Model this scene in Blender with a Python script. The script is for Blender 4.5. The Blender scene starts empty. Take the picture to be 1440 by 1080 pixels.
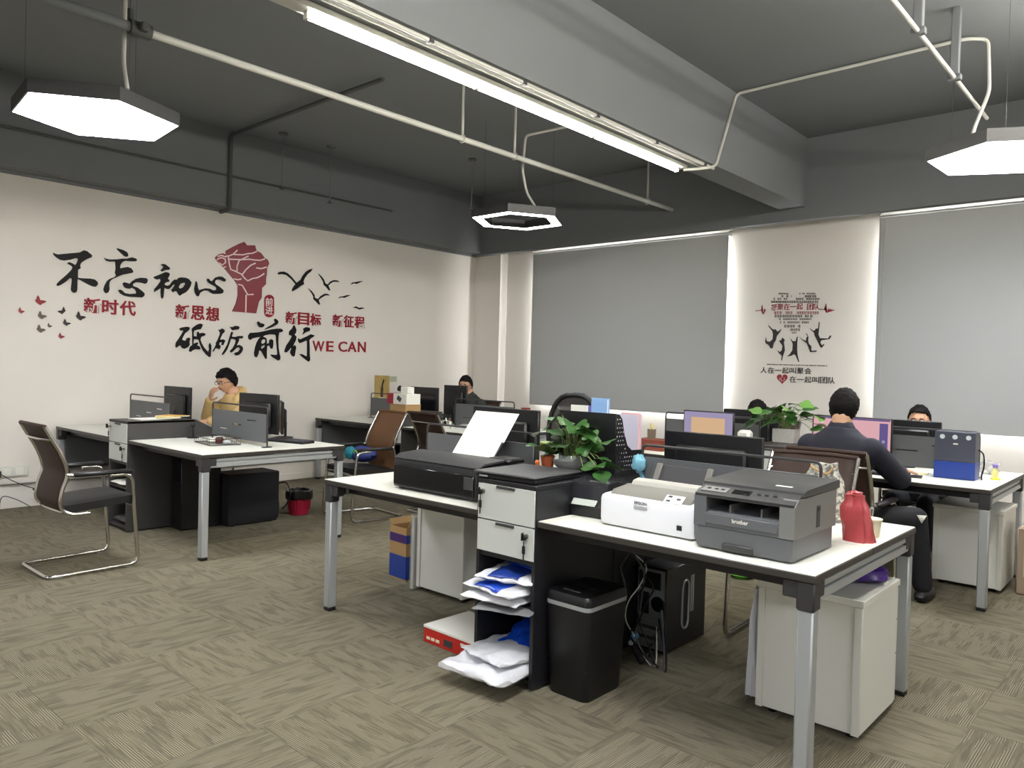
import bpy, bmesh, math, random
from mathutils import Vector, Matrix, noise
from math import sin, cos, pi, radians as RAD

SC = bpy.context.scene
COL = SC.collection
random.seed(7)

# ------------------------------------------------------------------ camera
CAM_F, CAM_PITCH, CAM_ROLL, CAM_YAW, CAM_H = 1080.48, -0.0190, 0.0267, 0.7300, 1.4028
_F = Vector((-sin(CAM_YAW)*cos(CAM_PITCH), cos(CAM_YAW)*cos(CAM_PITCH), sin(CAM_PITCH)))
_R0 = Vector((cos(CAM_YAW), sin(CAM_YAW), 0)); _U0 = _R0.cross(_F)
_R = cos(CAM_ROLL)*_R0 + sin(CAM_ROLL)*_U0
_U = -sin(CAM_ROLL)*_R0 + cos(CAM_ROLL)*_U0
cam_d = bpy.data.cameras.new('camera'); cam = bpy.data.objects.new('camera', cam_d); COL.objects.link(cam)
cam_d.sensor_width = 36; cam_d.lens = CAM_F/1440*36; cam_d.clip_start = .02; cam_d.clip_end = 200
M = Matrix((( _R.x,_U.x,-_F.x,0),(_R.y,_U.y,-_F.y,0),(_R.z,_U.z,-_F.z,CAM_H),(0,0,0,1)))
cam.matrix_world = M
SC.camera = cam

def onplane(px, py, axis, val):
    """point of the room seen at a photo position, on the plane axis = val"""
    d = _F + _R*((px-720)/CAM_F) - _U*((py-540)/CAM_F)
    t = (val - (0, 0, CAM_H)[axis])/d[axis]
    return Vector((0, 0, CAM_H)) + d*t

# ------------------------------------------------------------------ world, light, exposure
w = bpy.data.worlds.new('overcast_sky'); SC.world = w; w.use_nodes = True
w.node_tree.nodes['Background'].inputs[0].default_value = (.80, .88, 1.0, 1)
w.node_tree.nodes['Background'].inputs[1].default_value = 2.2
SC.view_settings.view_transform = 'Standard'; SC.view_settings.look = 'None'
SC.view_settings.exposure = 1.78; SC.view_settings.gamma = 1.0
SC.view_settings.use_curve_mapping = False
LAMP = 9.2           # emission of the hexagonal pendants
TUBE = 28.0          # emission of the ceiling tubes
DAY = 50.0           # daylight behind the blinds, W per m2 of glass

# ------------------------------------------------------------------ materials
def lin(c):
    return tuple(((x/255)/12.92 if x/255 <= .04045 else ((x/255+.055)/1.055)**2.4) for x in c)
MATS = {}
def mat(name, rgb, rough=.5, metal=0., spec=.5, noise_amt=0., noise_scale=40., bump=0., alpha=1., trans=0., coat=0.):
    if name in MATS: return MATS[name]
    m = bpy.data.materials.new(name); m.use_nodes = True
    nt = m.node_tree; b = nt.nodes['Principled BSDF']
    c = lin(rgb) + (1,)
    b.inputs['Base Color'].default_value = c
    b.inputs['Roughness'].default_value = rough
    b.inputs['Metallic'].default_value = metal
    b.inputs['Specular IOR Level'].default_value = spec
    b.inputs['Alpha'].default_value = alpha
    b.inputs['Transmission Weight'].default_value = trans
    b.inputs['Coat Weight'].default_value = coat
    tc = nt.nodes.new('ShaderNodeTexCoord'); n = nt.nodes.new('ShaderNodeTexNoise')
    n.inputs['Scale'].default_value = noise_scale; n.inputs['Detail'].default_value = 4
    nt.links.new(tc.outputs['Object'], n.inputs['Vector'])
    mx = nt.nodes.new('ShaderNodeMix'); mx.data_type = 'RGBA'; mx.blend_type = 'MULTIPLY'
    mx.inputs[0].default_value = noise_amt
    mx.inputs[6].default_value = c
    nt.links.new(n.outputs['Fac'], mx.inputs[7]); nt.links.new(mx.outputs[2], b.inputs['Base Color'])
    if bump:
        bp = nt.nodes.new('ShaderNodeBump'); bp.inputs['Strength'].default_value = bump; bp.inputs['Distance'].default_value = .004
        nt.links.new(n.outputs['Fac'], bp.inputs['Height']); nt.links.new(bp.outputs[0], b.inputs['Normal'])
    MATS[name] = m
    return m
def emat(name, rgb, strength):
    m = bpy.data.materials.new(name); m.use_nodes = True; nt = m.node_tree
    nt.nodes.clear(); e = nt.nodes.new('ShaderNodeEmission'); o = nt.nodes.new('ShaderNodeOutputMaterial')
    e.inputs[0].default_value = lin(rgb)+(1,); e.inputs[1].default_value = strength
    nt.links.new(e.outputs[0], o.inputs[0]); MATS[name] = m
    return m
def seethrough(name, rgb, clear, rough=.4, gloss=False):
    """woven mesh, film or thin glass: part of the light passes straight through"""
    m = bpy.data.materials.new(name); m.use_nodes = True; nt = m.node_tree
    b = nt.nodes['Principled BSDF']; b.inputs['Base Color'].default_value = lin(rgb)+(1,); b.inputs['Roughness'].default_value = rough
    t = nt.nodes.new('ShaderNodeBsdfTransparent'); mx = nt.nodes.new('ShaderNodeMixShader'); mx.inputs[0].default_value = clear
    if gloss:
        t.inputs[0].default_value = lin(rgb)+(1,)
    o = nt.nodes['Material Output']
    nt.links.new(b.outputs[0], mx.inputs[1]); nt.links.new(t.outputs[0], mx.inputs[2]); nt.links.new(mx.outputs[0], o.inputs[0])
    MATS[name] = m
    return m

WALLW = mat('white_wall_paint', (227, 222, 215), .85, noise_amt=.04, noise_scale=3)
CEIL = mat('dark_grey_ceiling_paint', (120, 123, 126), .8, noise_amt=.06, noise_scale=2)
SKIRT = mat('grey_skirting_paint', (120, 118, 112), .6)
PIPEW = mat('white_pipe_paint', (205, 205, 198), .5)
PIPED = mat('dark_pipe_paint', (80, 82, 80), .6)
WTOP = mat('white_desk_laminate', (226, 226, 216), .45, noise_amt=.03, noise_scale=60)
EDGE = mat('dark_edge_band', (58, 54, 50), .45)
ALU = mat('silver_aluminium', (176, 180, 182), .38, .35)
BRK = mat('charcoal_bracket_plastic', (52, 51, 53), .45)
CHAR = mat('charcoal_cabinet_board', (60, 58, 57), .5, noise_amt=.08, noise_scale=30)
BLKB = mat('black_cabinet_board', (27, 27, 31), .45)
DRW = mat('light_grey_drawer_front', (206, 209, 204), .45)
PEDW = mat('white_pedestal_board', (222, 222, 214), .45)
BLK = mat('black_plastic', (17, 17, 20), .42)
BLKG = mat('glossy_black_plastic', (16, 16, 19), .16)
DGR = mat('dark_grey_plastic', (62, 62, 64), .45)
SCRG = mat('grey_screen_steel', (92, 94, 96), .5)
CHROME = mat('polished_chrome', (205, 203, 198), .16, 1.)
BLKV = mat('black_vinyl', (20, 19, 19), .5, bump=.15, noise_scale=120)
BROWN = seethrough('brown_woven_mesh', (56, 35, 25), .08, .6)
TANM = seethrough('tan_woven_mesh', (108, 74, 46), .12, .6)
MESHB = seethrough('black_woven_mesh', (36, 32, 30), .06, .7)
PAPER = mat('white_paper', (236, 235, 226), .8)
GLASS = seethrough('clear_glass', (225, 232, 232), .86, .04)
CLEAR = seethrough('clear_film', (190, 190, 190), .72, .18)
LIDC = seethrough('smoky_clear_lid', (70, 70, 76), .70, .08)
BLUEP = mat('blue_plastic', (38, 66, 150), .35)
BLUE2 = mat('bright_blue_film', (22, 72, 190), .3)
WFILM = mat('white_plastic_film', (222, 223, 228), .28, bump=.3, noise_scale=18)
REDP = mat('red_letter_acrylic', (146, 28, 42), .5, spec=.25)
BLKL = mat('black_letter_acrylic', (13, 11, 15), .5, spec=.2)
DECALB = mat('black_wall_vinyl', (38, 34, 34), .6)
DECALG = mat('brown_grey_wall_vinyl', (96, 84, 74), .6)
DECALR = mat('red_wall_vinyl', (150, 44, 52), .6)
SKIN = mat('skin', (205, 160, 130), .55, noise_amt=.05)
HAIR = mat('black_hair', (18, 15, 14), .75, spec=.2, bump=.6, noise_scale=160)
GREEN = mat('green_leaf', (62, 110, 48), .35, noise_amt=.5, noise_scale=9)
GREEN2 = mat('pale_green_leaf', (112, 158, 78), .35, noise_amt=.4, noise_scale=9)
STEM = mat('plant_stem', (120, 140, 80), .5)
TERRA = mat('terracotta', (150, 72, 40), .6)
CARD = mat('brown_cardboard', (176, 142, 96), .8)
REDBOX = mat('red_printed_card', (192, 42, 34), .4)
YEL = mat('yellow_paper', (226, 204, 96), .7)

# ------------------------------------------------------------------ mesh helpers
def rotz(a): return Matrix.Rotation(a, 3, 'Z')
class MB:
    def __init__(s): s.v = []; s.f = []; s.m = []
    def add(s, vs, fs, m=0):
        o = len(s.v); s.v += [tuple(p) for p in vs]; s.f += [tuple(i+o for i in f) for f in fs]; s.m += [m]*len(fs); return s
    def box(s, c, d, b=0., rot=None, m=0):
        h = [x/2 for x in d]; b = min(b, min(h)*.95)
        vs, idx = [], {}
        if b <= 0:
            for x in (-1, 1):
                for y in (-1, 1):
                    for z in (-1, 1): vs.append(Vector((x*h[0], y*h[1], z*h[2])))
            fs = [(0,1,3,2),(4,6,7,5),(0,4,5,1),(2,3,7,6),(0,2,6,4),(1,5,7,3)]
        else:
            for x in (-1, 1):
                for y in (-1, 1):
                    for z in (-1, 1):
                        for a in range(3):
                            p = [x*(h[0]-b), y*(h[1]-b), z*(h[2]-b)]; p[a] = (x, y, z)[a]*h[a]
                            idx[(x, y, z, a)] = len(vs); vs.append(Vector(p))
            fs = []
            for a in range(3):
                o1, o2 = (a+1) % 3, (a+2) % 3
                for sg in (-1, 1):
                    q = []
                    for (i, j) in ((-1,-1),(1,-1),(1,1),(-1,1)):
                        k = [0,0,0]; k[a] = sg; k[o1] = i; k[o2] = j; q.append(idx[(*k, a)])
                    fs.append(q)
                for i in (-1, 1):
                    for j in (-1, 1):
                        k0 = [0,0,0]; k0[o1] = i; k0[o2] = j; k1 = list(k0); k0[a] = -1; k1[a] = 1
                        fs.append((idx[(*k0, o1)], idx[(*k1, o1)], idx[(*k1, o2)], idx[(*k0, o2)]))
            for x in (-1, 1):
                for y in (-1, 1):
                    for z in (-1, 1): fs.append(tuple(idx[(x, y, z, a)] for a in range(3)))
        if rot is not None: vs = [rot @ p for p in vs]
        c = Vector(c)
        return s.add([p+c for p in vs], fs, m)
    def b2(s, a, b, bev=0., m=0):
        return s.box([(a[i]+b[i])/2 for i in range(3)], [abs(b[i]-a[i]) for i in range(3)], bev, None, m)
    def tube(s, pts, r, n=8, closed=False, m=0):
        P = [Vector(p) for p in pts]; N = len(P)
        rr = r if isinstance(r, (list, tuple)) else [r]*N
        up = None; loops = []
        for i, p in enumerate(P):
            if closed: t = (P[(i+1) % N]-P[i-1])
            else: t = P[min(i+1, N-1)]-P[max(i-1, 0)]
            t = t.normalized() if t.length > 1e-9 else Vector((0,0,1))
            if up is None: up = t.orthogonal().normalized()
            up = (up - t*up.dot(t)); up = up.normalized() if up.length > 1e-6 else t.orthogonal().normalized()
            q = t.cross(up)
            loops.append([p + (up*cos(2*pi*k/n) + q*sin(2*pi*k/n))*rr[i] for k in range(n)])
        return s.loft(loops, closed=closed, m=m)
    def loft(s, loops, cap=True, closed=False, m=0):
        n = len(loops[0]); vs = [p for l in loops for p in l]; fs = []; N = len(loops)
        for i in range(N if closed else N-1):
            a, b = i*n, ((i+1) % N)*n
            for k in range(n): fs.append((a+k, a+(k+1) % n, b+(k+1) % n, b+k))
        if cap and not closed: fs += [tuple(range(n-1, -1, -1)), tuple((N-1)*n+k for k in range(n))]
        return s.add(vs, fs, m)
    def lathe(s, c, prof, n=20, m=0, cap=True, sx=1., sy=1.):
        c = Vector(c)
        return s.loft([[c+Vector((r*cos(2*pi*k/n)*sx, r*sin(2*pi*k/n)*sy, z)) for k in range(n)] for r, z in prof], cap=cap, m=m)
    def cyl(s, a, b, r, n=12, m=0): return s.tube([a, b], r, n, m=m)
    def prism(s, prof, a, b, axis=0, m=0):
        """a flat profile swept along an axis; profile gives the two other coordinates in order"""
        def P(q, t):
            l = list(q); l.insert(axis, t); return Vector(l)
        return s.loft([[P(q, a) for q in prof], [P(q, b) for q in prof]], m=m)
    def grid(s, fn, nu, nv, m=0):
        vs = [fn(i/nu, j/nv) for j in range(nv+1) for i in range(nu+1)]
        fs = [(j*(nu+1)+i, j*(nu+1)+i+1, (j+1)*(nu+1)+i+1, (j+1)*(nu+1)+i) for j in range(nv) for i in range(nu)]
        return s.add(vs, fs, m)
    def blob(s, c, r, amp=.1, seed=0, freq=3., nu=16, nv=10, m=0, flat=None, e=1.):
        c = Vector(c); loops = []
        def pw(x): return math.copysign(abs(x)**e, x)
        for j in range(1, nv):
            th = pi*j/nv-pi/2; l = []
            for i in range(nu):
                ph = 2*pi*i/nu
                d = Vector((pw(cos(th))*pw(cos(ph)), pw(cos(th))*pw(sin(ph)), pw(sin(th))))
                k = 1+amp*noise.noise(d*freq+Vector((seed*7.1, seed*3.3, seed)))
                p = Vector((d.x*r[0]*k, d.y*r[1]*k, d.z*r[2]*k))
                if flat is not None: p.z = max(p.z, flat)
                l.append(c+p)
            loops.append(l)
        return s.loft(loops, m=m)
    def build(s, name, mats, parent=None, ang=38, recalc=True):
        me = bpy.data.meshes.new(name)
        me.from_pydata(s.v, [], s.f)
        mats = mats if isinstance(mats, (list, tuple)) else [mats]
        for mm in mats: me.materials.append(mm)
        me.polygons.foreach_set('material_index', s.m)
        if recalc:
            bm = bmesh.new(); bm.from_mesh(me); bmesh.ops.recalc_face_normals(bm, faces=bm.faces); bm.to_mesh(me); bm.free()
        me.polygons.foreach_set('use_smooth', [True]*len(me.polygons))
        me.set_sharp_from_angle(angle=RAD(ang))
        o = bpy.data.objects.new(name, me); COL.objects.link(o)
        if parent: o.parent = parent
        return o
def fillet(pts, r, n=5, closed=False):
    P = [Vector(p) for p in pts]; out = []; N = len(P)
    for i, p in enumerate(P):
        if not closed and i in (0, N-1): out.append(p); continue
        a = P[i-1]-p; b = P[(i+1) % N]-p; rr = min(r, a.length*.45, b.length*.45)
        p0 = p+a.normalized()*rr; p1 = p+b.normalized()*rr
        for k in range(n+1):
            t = k/n; out.append(p0*(1-t)**2 + p*2*t*(1-t) + p1*t*t)
    return out
def spline(pts, n=6):
    P = [Vector(p) for p in pts]; out = []
    for i in range(len(P)-1):
        a, b, c, d = P[max(i-1, 0)], P[i], P[i+1], P[min(i+2, len(P)-1)]
        for k in range(n):
            t = k/n
            out.append(.5*((2*b)+(c-a)*t+(2*a-5*b+4*c-d)*t*t+(3*b-a-3*c+d)*t**3))
    return out+[P[-1]]
def tag(o, label=None, cat=None, group=None, kind=None):
    if label: o['label'] = label
    if cat: o['category'] = cat
    if group: o['group'] = group
    if kind: o['kind'] = kind
    return o
def thing(name, label, cat, loc=(0, 0, 0), rz=0., group=None):
    o = bpy.data.objects.new(name, None); COL.objects.link(o); o.empty_display_size = .1
    o.location = loc; o.rotation_euler = (0, 0, rz)
    return tag(o, label, cat, group)
def struct(name, mb, m, parent=None, **k):
    o = mb.build(name, m, parent, **k)
    if parent is None: o['kind'] = 'structure'
    return o
def copy_tree(o, parent=None):
    c = o.copy(); COL.objects.link(c); c.parent = parent
    for ch in o.children: copy_tree(ch, c)
    return c
def mesh_of(ob):
    dg = bpy.context.evaluated_depsgraph_get(); dg.update()
    e = ob.evaluated_get(dg); return bpy.data.meshes.new_from_object(e)
def outline_mesh(loops, depth):
    """flat closed outlines (first outer, others may be holes) given thickness"""
    cu = bpy.data.curves.new('outline', 'CURVE'); cu.dimensions = '2D'; cu.fill_mode = 'BOTH'; cu.extrude = depth/2
    for l in loops:
        sp = cu.splines.new('POLY'); sp.points.add(len(l)-1); sp.use_cyclic_u = True
        for i, p in enumerate(l): sp.points[i].co = (p[0], p[1], 0, 1)
    ob = bpy.data.objects.new('outline', cu); COL.objects.link(ob)
    me = mesh_of(ob); bpy.data.objects.remove(ob); bpy.data.curves.remove(cu)
    return me
def text_mesh(body, depth=.004, bold=.0):
    cu = bpy.data.curves.new('lettering', 'FONT'); cu.body = body; cu.size = 1; cu.extrude = depth/2; cu.offset = bold; cu.resolution_u = 3
    ob = bpy.data.objects.new('lettering', cu); COL.objects.link(ob)
    me = mesh_of(ob); bpy.data.objects.remove(ob); bpy.data.curves.remove(cu)
    return me
def mesh_obj(name, me, m, parent=None, mw=None):
    me.name = name; me.materials.clear(); me.materials.append(m)
    o = bpy.data.objects.new(name, me); COL.objects.link(o)
    if parent: o.parent = parent
    if mw is not None: o.matrix_local = mw
    return o
def fit_mesh(me, w, h, sx=None):
    """move a flat mesh so its box is centred, w by h"""
    xs = [v.co.x for v in me.vertices]; ys = [v.co.y for v in me.vertices]; zs = [v.co.z for v in me.vertices]
    if not xs: return me
    cx, cy, cz = (max(xs)+min(xs))/2, (max(ys)+min(ys))/2, (max(zs)+min(zs))/2
    fx = w/max(max(xs)-min(xs), 1e-6); fy = h/max(max(ys)-min(ys), 1e-6)
    for v in me.vertices: v.co = ((v.co.x-cx)*fx, (v.co.y-cy)*fy, v.co.z-cz)
    return me

# ================================================================== the room
XL, XR, YB, YW, ZC = -8.14, 4.6, -8.2, 8.35, 3.92
# daylight outside the glass of each window
WINS = [(-6.98, -4.20), (-2.38, .42), (1.95, 4.4)]
for i, (a, b) in enumerate(WINS):
    ld = bpy.data.lights.new('daylight', 'AREA'); ld.shape = 'RECTANGLE'; ld.size = b-a; ld.size_y = 1.95
    ld.energy = DAY*(b-a)*1.95; ld.color = (1.0, .97, .93)
    lo = bpy.data.objects.new('daylight', ld); COL.objects.link(lo)
    lo.location = ((a+b)/2, YW+.32, 2.0); lo.rotation_euler = (RAD(-90), 0, 0)

# floor slab and carpet tiles
mb = MB(); mb.b2((XL-.2, YB-.2, -.15), (XR+.2, YW+.2, -.007)); floor = struct('floor', mb, mat('floor_screed', (60, 56, 50), .9))
def carpet():
    m = bpy.data.materials.new('striped_carpet_tile'); m.use_nodes = True; nt = m.node_tree; b = nt.nodes['Principled BSDF']
    b.inputs['Roughness'].default_value = .95; b.inputs['Specular IOR Level'].default_value = .15
    N = nt.nodes.new; L = nt.links.new
    uv = N('ShaderNodeTexCoord'); oi = N('ShaderNodeObjectInfo')
    mul = N('ShaderNodeMath'); mul.operation = 'MULTIPLY'; mul.inputs[1].default_value = 91.7; L(oi.outputs['Random'], mul.inputs[0])
    cmb = N('ShaderNodeCombineXYZ'); L(mul.outputs[0], cmb.inputs[0]); L(mul.outputs[0], cmb.inputs[1])
    ad = N('ShaderNodeVectorMath'); ad.operation = 'ADD'; L(uv.outputs['UV'], ad.inputs[0]); L(cmb.outputs[0], ad.inputs[1])
    def streak(sx, sy, detail):
        mp = N('ShaderNodeMapping'); mp.inputs['Scale'].default_value = (sx, sy, 1); L(ad.outputs[0], mp.inputs['Vector'])
        n = N('ShaderNodeTexNoise'); n.inputs['Scale'].default_value = 1; n.inputs['Detail'].default_value = detail; n.inputs['Roughness'].default_value = .55
        L(mp.outputs[0], n.inputs['Vector']); return n
    big = streak(2.0, 12, 1); mid = streak(3.0, 46, 1)
    fine = N('ShaderNodeTexWave'); fine.wave_type = 'BANDS'; fine.bands_direction = 'Y'; fine.inputs['Scale'].default_value = 19; fine.inputs['Distortion'].default_value = .25; fine.inputs['Detail'].default_value = 1
    L(ad.outputs[0], fine.inputs['Vector'])
    def ramp(src, p0, c0, p1, c1):
        r = N('ShaderNodeValToRGB'); r.color_ramp.elements[0].position = p0; r.color_ramp.elements[1].position = p1
        r.color_ramp.elements[0].color = lin(c0)+(1,); r.color_ramp.elements[1].color = lin(c1)+(1,); L(src.outputs['Fac'], r.inputs[0]); return r
    r1 = ramp(big, .45, (107, 101, 85), .56, (123, 116, 98))
    r2 = ramp(mid, .40, (92, 87, 73), .62, (128, 121, 102))
    r3 = ramp(fine, .35, (88, 83, 70), .75, (154, 147, 126))
    m1 = N('ShaderNodeMix'); m1.data_type = 'RGBA'; m1.inputs[0].default_value = .42; L(r1.outputs[0], m1.inputs[6]); L(r2.outputs[0], m1.inputs[7])
    # the fine light lines only show in patches
    pm = streak(3.0, 12, 0); pr = N('ShaderNodeMapRange'); pr.inputs[1].default_value = .50; pr.inputs[2].default_value = .55; pr.inputs[4].default_value = .8; L(pm.outputs['Fac'], pr.inputs[0])
    m2 = N('ShaderNodeMix'); m2.data_type = 'RGBA'; L(pr.outputs[0], m2.inputs[0]); L(m1.outputs[2], m2.inputs[6]); L(r3.outputs[0], m2.inputs[7])
    hs = N('ShaderNodeHueSaturation'); L(m2.outputs[2], hs.inputs['Color'])
    vr = N('ShaderNodeMapRange'); vr.inputs[3].default_value = .92; vr.inputs[4].default_value = 1.06; L(oi.outputs['Random'], vr.inputs[0]); L(vr.outputs[0], hs.inputs['Value'])
    L(hs.outputs[0], b.inputs['Base Color'])
    bp = N('ShaderNodeBump'); bp.inputs['Strength'].default_value = .5; bp.inputs['Distance'].default_value = .003; L(fine.outputs['Fac'], bp.inputs['Height']); L(bp.outputs[0], b.inputs['Normal'])
    return m
CARPET = carpet()
TS = .5; TX0, TY0 = -3.65, .06
def tile_geo(h=.2497, ch=.0007):
    vs = [(-h,-h,-.007),(h,-h,-.007),(h,h,-.007),(-h,h,-.007),(-h,-h,-ch),(h,-h,-ch),(h,h,-ch),(-h,h,-ch)]
    k = h-ch; vs += [(-k,-k,0),(k,-k,0),(k,k,0),(-k,k,0)]
    fs = [(8,9,10,11)] + [(4+i, 4+(i+1) % 4, 8+(i+1) % 4, 8+i) for i in range(4)] + [(i, (i+1) % 4, 4+(i+1) % 4, 4+i) for i in range(4)]
    return vs, fs
tv, tf = tile_geo()
tme = bpy.data.meshes.new('carpet_tile'); tme.from_pydata(tv, [], tf); tme.materials.append(CARPET)
uvl = tme.uv_layers.new(name='UVMap')
for lp in tme.loops:
    c = tme.vertices[lp.vertex_index].co; uvl.data[lp.index].uv = (c.x/TS+.5, c.y/TS+.5)
tiles = []
i0 = int(math.floor((XL-TX0)/TS)); i1 = int(math.ceil((XR-TX0)/TS)); j0 = int(math.floor((YB-TY0)/TS)); j1 = int(math.ceil((YW-TY0)/TS))
for i in range(i0, i1):
    for j in range(j0, j1):
        cx, cy = TX0+(i+.5)*TS, TY0+(j+.5)*TS
        d = Vector((cx, cy, 0))-Vector((0, 0, CAM_H)); dep = d.dot(_F)
        seen = False
        if dep > .3:
            for ox in (-.25, 0, .25):
                for oy in (-.25, 0, .25):
                    e = d+Vector((ox, oy, 0)); q = e.dot(_F)
                    if q > .2 and abs(e.dot(_R)/q) < .685 and abs(e.dot(_U)/q) < .52: seen = True
        tiles.append((0 if seen else 1, dep if dep > 0 else 99-dep, i, j, cx, cy))
tiles.sort()
near = [t for t in tiles if t[0] == 0][:300]; keep = set((t[2], t[3]) for t in near)
for t in near:
    o = bpy.data.objects.new('carpet_tile', tme); COL.objects.link(o); o.parent = floor
    o.location = (t[4], t[5], 0); o.rotation_euler = (0, 0, (pi/2 if (t[2]+t[3]) % 2 == 0 else 0) + pi*((t[2]*3+t[3]) % 2))
fv, ff, fuv = [], [], []
for t in tiles:
    if (t[2], t[3]) in keep: continue
    o = len(fv); fv += [(x+t[4], y+t[5], z) for x, y, z in tv]; ff += [tuple(k+o for k in f) for f in tf]
    du = random.uniform(0, 60)
    for x, y, z in tv: fuv.append((((y if (t[2]+t[3]) % 2 == 0 else x)/TS+du), ((x if (t[2]+t[3]) % 2 == 0 else y)/TS+du)))
fme = bpy.data.meshes.new('carpet_tiles_beyond'); fme.from_pydata(fv, [], ff); fme.materials.append(CARPET)
ul = fme.uv_layers.new(name='UVMap')
for lp in fme.loops: ul.data[lp.index].uv = fuv[lp.vertex_index]
o = bpy.data.objects.new('carpet_tiles_beyond', fme); COL.objects.link(o); o.parent = floor; o['kind'] = 'stuff'

# walls
mb = MB(); mb.b2((XL-.2, YB, -.15), (XL, YW+.2, ZC)); wall_left = struct('wall_left', mb, WALLW)
mb = MB(); mb.b2((XR, YB, -.15), (XR+.2, YW+.2, ZC)); struct('wall_right', mb, WALLW)
mb = MB(); mb.b2((XL-.2, YB-.2, -.15), (XR+.2, YB, ZC)); struct('wall_rear', mb, WALLW)
mb = MB(); edges = [XL] + [e for ab in WINS for e in ab] + [XR]
for k in range(0, len(edges), 2): mb.b2((edges[k], YW, -.15), (edges[k+1], YW+.2, ZC))
for a, b in WINS:
    mb.b2((a, YW, -.15), (b, YW+.2, 1.0)); mb.b2((a, YW, 2.98), (b, YW+.2, ZC))
wall_win = struct('wall_window', mb, WALLW)
mb = MB(); mb.b2((XL, 8.2, 0), (-7.62, YW, 3.3)); struct('wall_corner_pier', mb, WALLW)
mb = MB(); mb.b2((XL-.2, YB-.2, ZC), (XR+.2, YW+.2, ZC+.15)); ceiling = struct('ceiling', mb, CEIL)
# beams and the fascia over the blinds
mb = MB(); mb.b2((XL, YB, 3.09), (-7.94, 8.1, ZC)); struct('ceiling_beam', mb, CEIL)
mb = MB(); mb.b2((-3.44, YB, 3.2), (-3.16, 8.1, ZC)); struct('ceiling_beam', mb, CEIL)
mb = MB(); mb.b2((XL, 8.1, 3.068), (XR, 8.2, ZC)); mb.b2((XL, 8.2, 3.3), (XR, YW, ZC)); struct('ceiling_fascia', mb, CEIL)
mb = MB(); mb.b2((XL, YB, 3.06), (XL+.03, 8.2, 3.09), .004); struct('trim_1', mb, CEIL)
# skirting, cable trunking along the left wall
mb = MB(); mb.b2((XL, YB, 0), (XL+.012, 8.2, .08), .003); struct('baseboard_left', mb, WALLW)
mb = MB(); mb.b2((-7.62, YW-.012, 0), (XR, YW, .08), .003); struct('baseboard_window', mb, WALLW)
mb = MB(); mb.b2((XL, YB, .225), (XL+.022, 8.2, .275), .004); tr = struct('trim_2', mb, WALLW)
mb = MB(); mb.b2((XL, YB, .215), (XL+.026, 8.2, .225), .002); mb.build('trunking_lip', SKIRT, tr)

# windows: frame, panes
for k, (a, b) in enumerate(WINS):
    mb = MB(); d0, d1 = YW+.08, YW+.14
    mb.b2((a, d0, 1.0), (b, d1, 1.05), .004); mb.b2((a, d0, 2.93), (b, d1, 2.98), .004)
    xs = [a + (b-a)*q/3 for q in range(4)]
    for q, x in enumerate(xs):
        x0 = min(max(x-.03, a), b-.06); mb.b2((x0, d0, 1.05), (x0+.06, d1, 2.93), .004)
    fr = struct('window_%d' % (k+1), mb, ALU)
    for q in range(3):
        p = MB(); p.b2((xs[q]+.03, YW+.105, 1.05), (xs[q+1]-.03, YW+.111, 2.93)); p.build('pane', GLASS, fr)
    p = MB(); p.b2((a, YW+.0, .985), (b, YW+.08, 1.0)); p.build('window_sill', WALLW, fr)
# roller blinds
def fabric(name, rgb):
    m = bpy.data.materials.new(name); m.use_nodes = True; nt = m.node_tree; b = nt.nodes['Principled BSDF']
    b.inputs['Base Color'].default_value = lin(rgb)+(1,); b.inputs['Roughness'].default_value = .9
    t = nt.nodes.new('ShaderNodeBsdfTranslucent'); t.inputs[0].default_value = lin(rgb)+(1,)
    wv = nt.nodes.new('ShaderNodeTexNoise'); wv.inputs['Scale'].default_value = 350
    bp = nt.nodes.new('ShaderNodeBump'); bp.inputs['Strength'].default_value = .2; bp.inputs['Distance'].default_value = .001
    nt.links.new(wv.outputs['Fac'], bp.inputs['Height']); nt.links.new(bp.outputs[0], b.inputs['Normal'])
    mx = nt.nodes.new('ShaderNodeMixShader'); mx.inputs[0].default_value = .05
    nt.links.new(b.outputs[0], mx.inputs[1]); nt.links.new(t.outputs[0], mx.inputs[2]); nt.links.new(mx.outputs[0], nt.nodes['Material Output'].inputs[0])
    return m
BLINDF = fabric('grey_blind_fabric', (181, 183, 183))
BLABEL = ['grey roller blind over the window beside the left corner', 'grey roller blind to the right of the heart wall mural', 'grey roller blind at the far right end of the window wall']
for k, (a, b) in enumerate([(-7.068, -4.108), (-2.47, .50), (1.87, 4.48)]):
    t = thing('roller_blind', BLABEL[k], 'blind', ((a+b)/2, 8.275, .915), 0, 'grey roller blinds')
    hw = (b-a)/2
    p = MB(); p.b2((-hw, -.001, .02), (hw, .001, 2.12)); p.build('fabric_sheet', BLINDF, t)
    p = MB(); p.cyl((-hw, .012, 2.13), (hw, .012, 2.13), .014, 12); p.build('roller_tube', BLINDF, t)
    p = MB(); p.b2((-hw, -.005, 0), (hw, .005, .02), .003); p.build('bottom_bar', BLINDF, t)
    for s in (-1, 1):
        p = MB(); p.b2((s*hw-.004, .0, 2.10), (s*hw+.004, .075, 2.16)); p.build('mounting_bracket', PIPEW, t)
    p = MB(); p.tube([(-hw+.03, -.012, 2.1), (-hw+.03, -.012, .4), (-hw+.045, -.012, .36), (-hw+.06, -.012, .4), (-hw+.06, -.012, 2.1)], .0025, 6); p.build('bead_chain', PIPEW, t)

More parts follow.
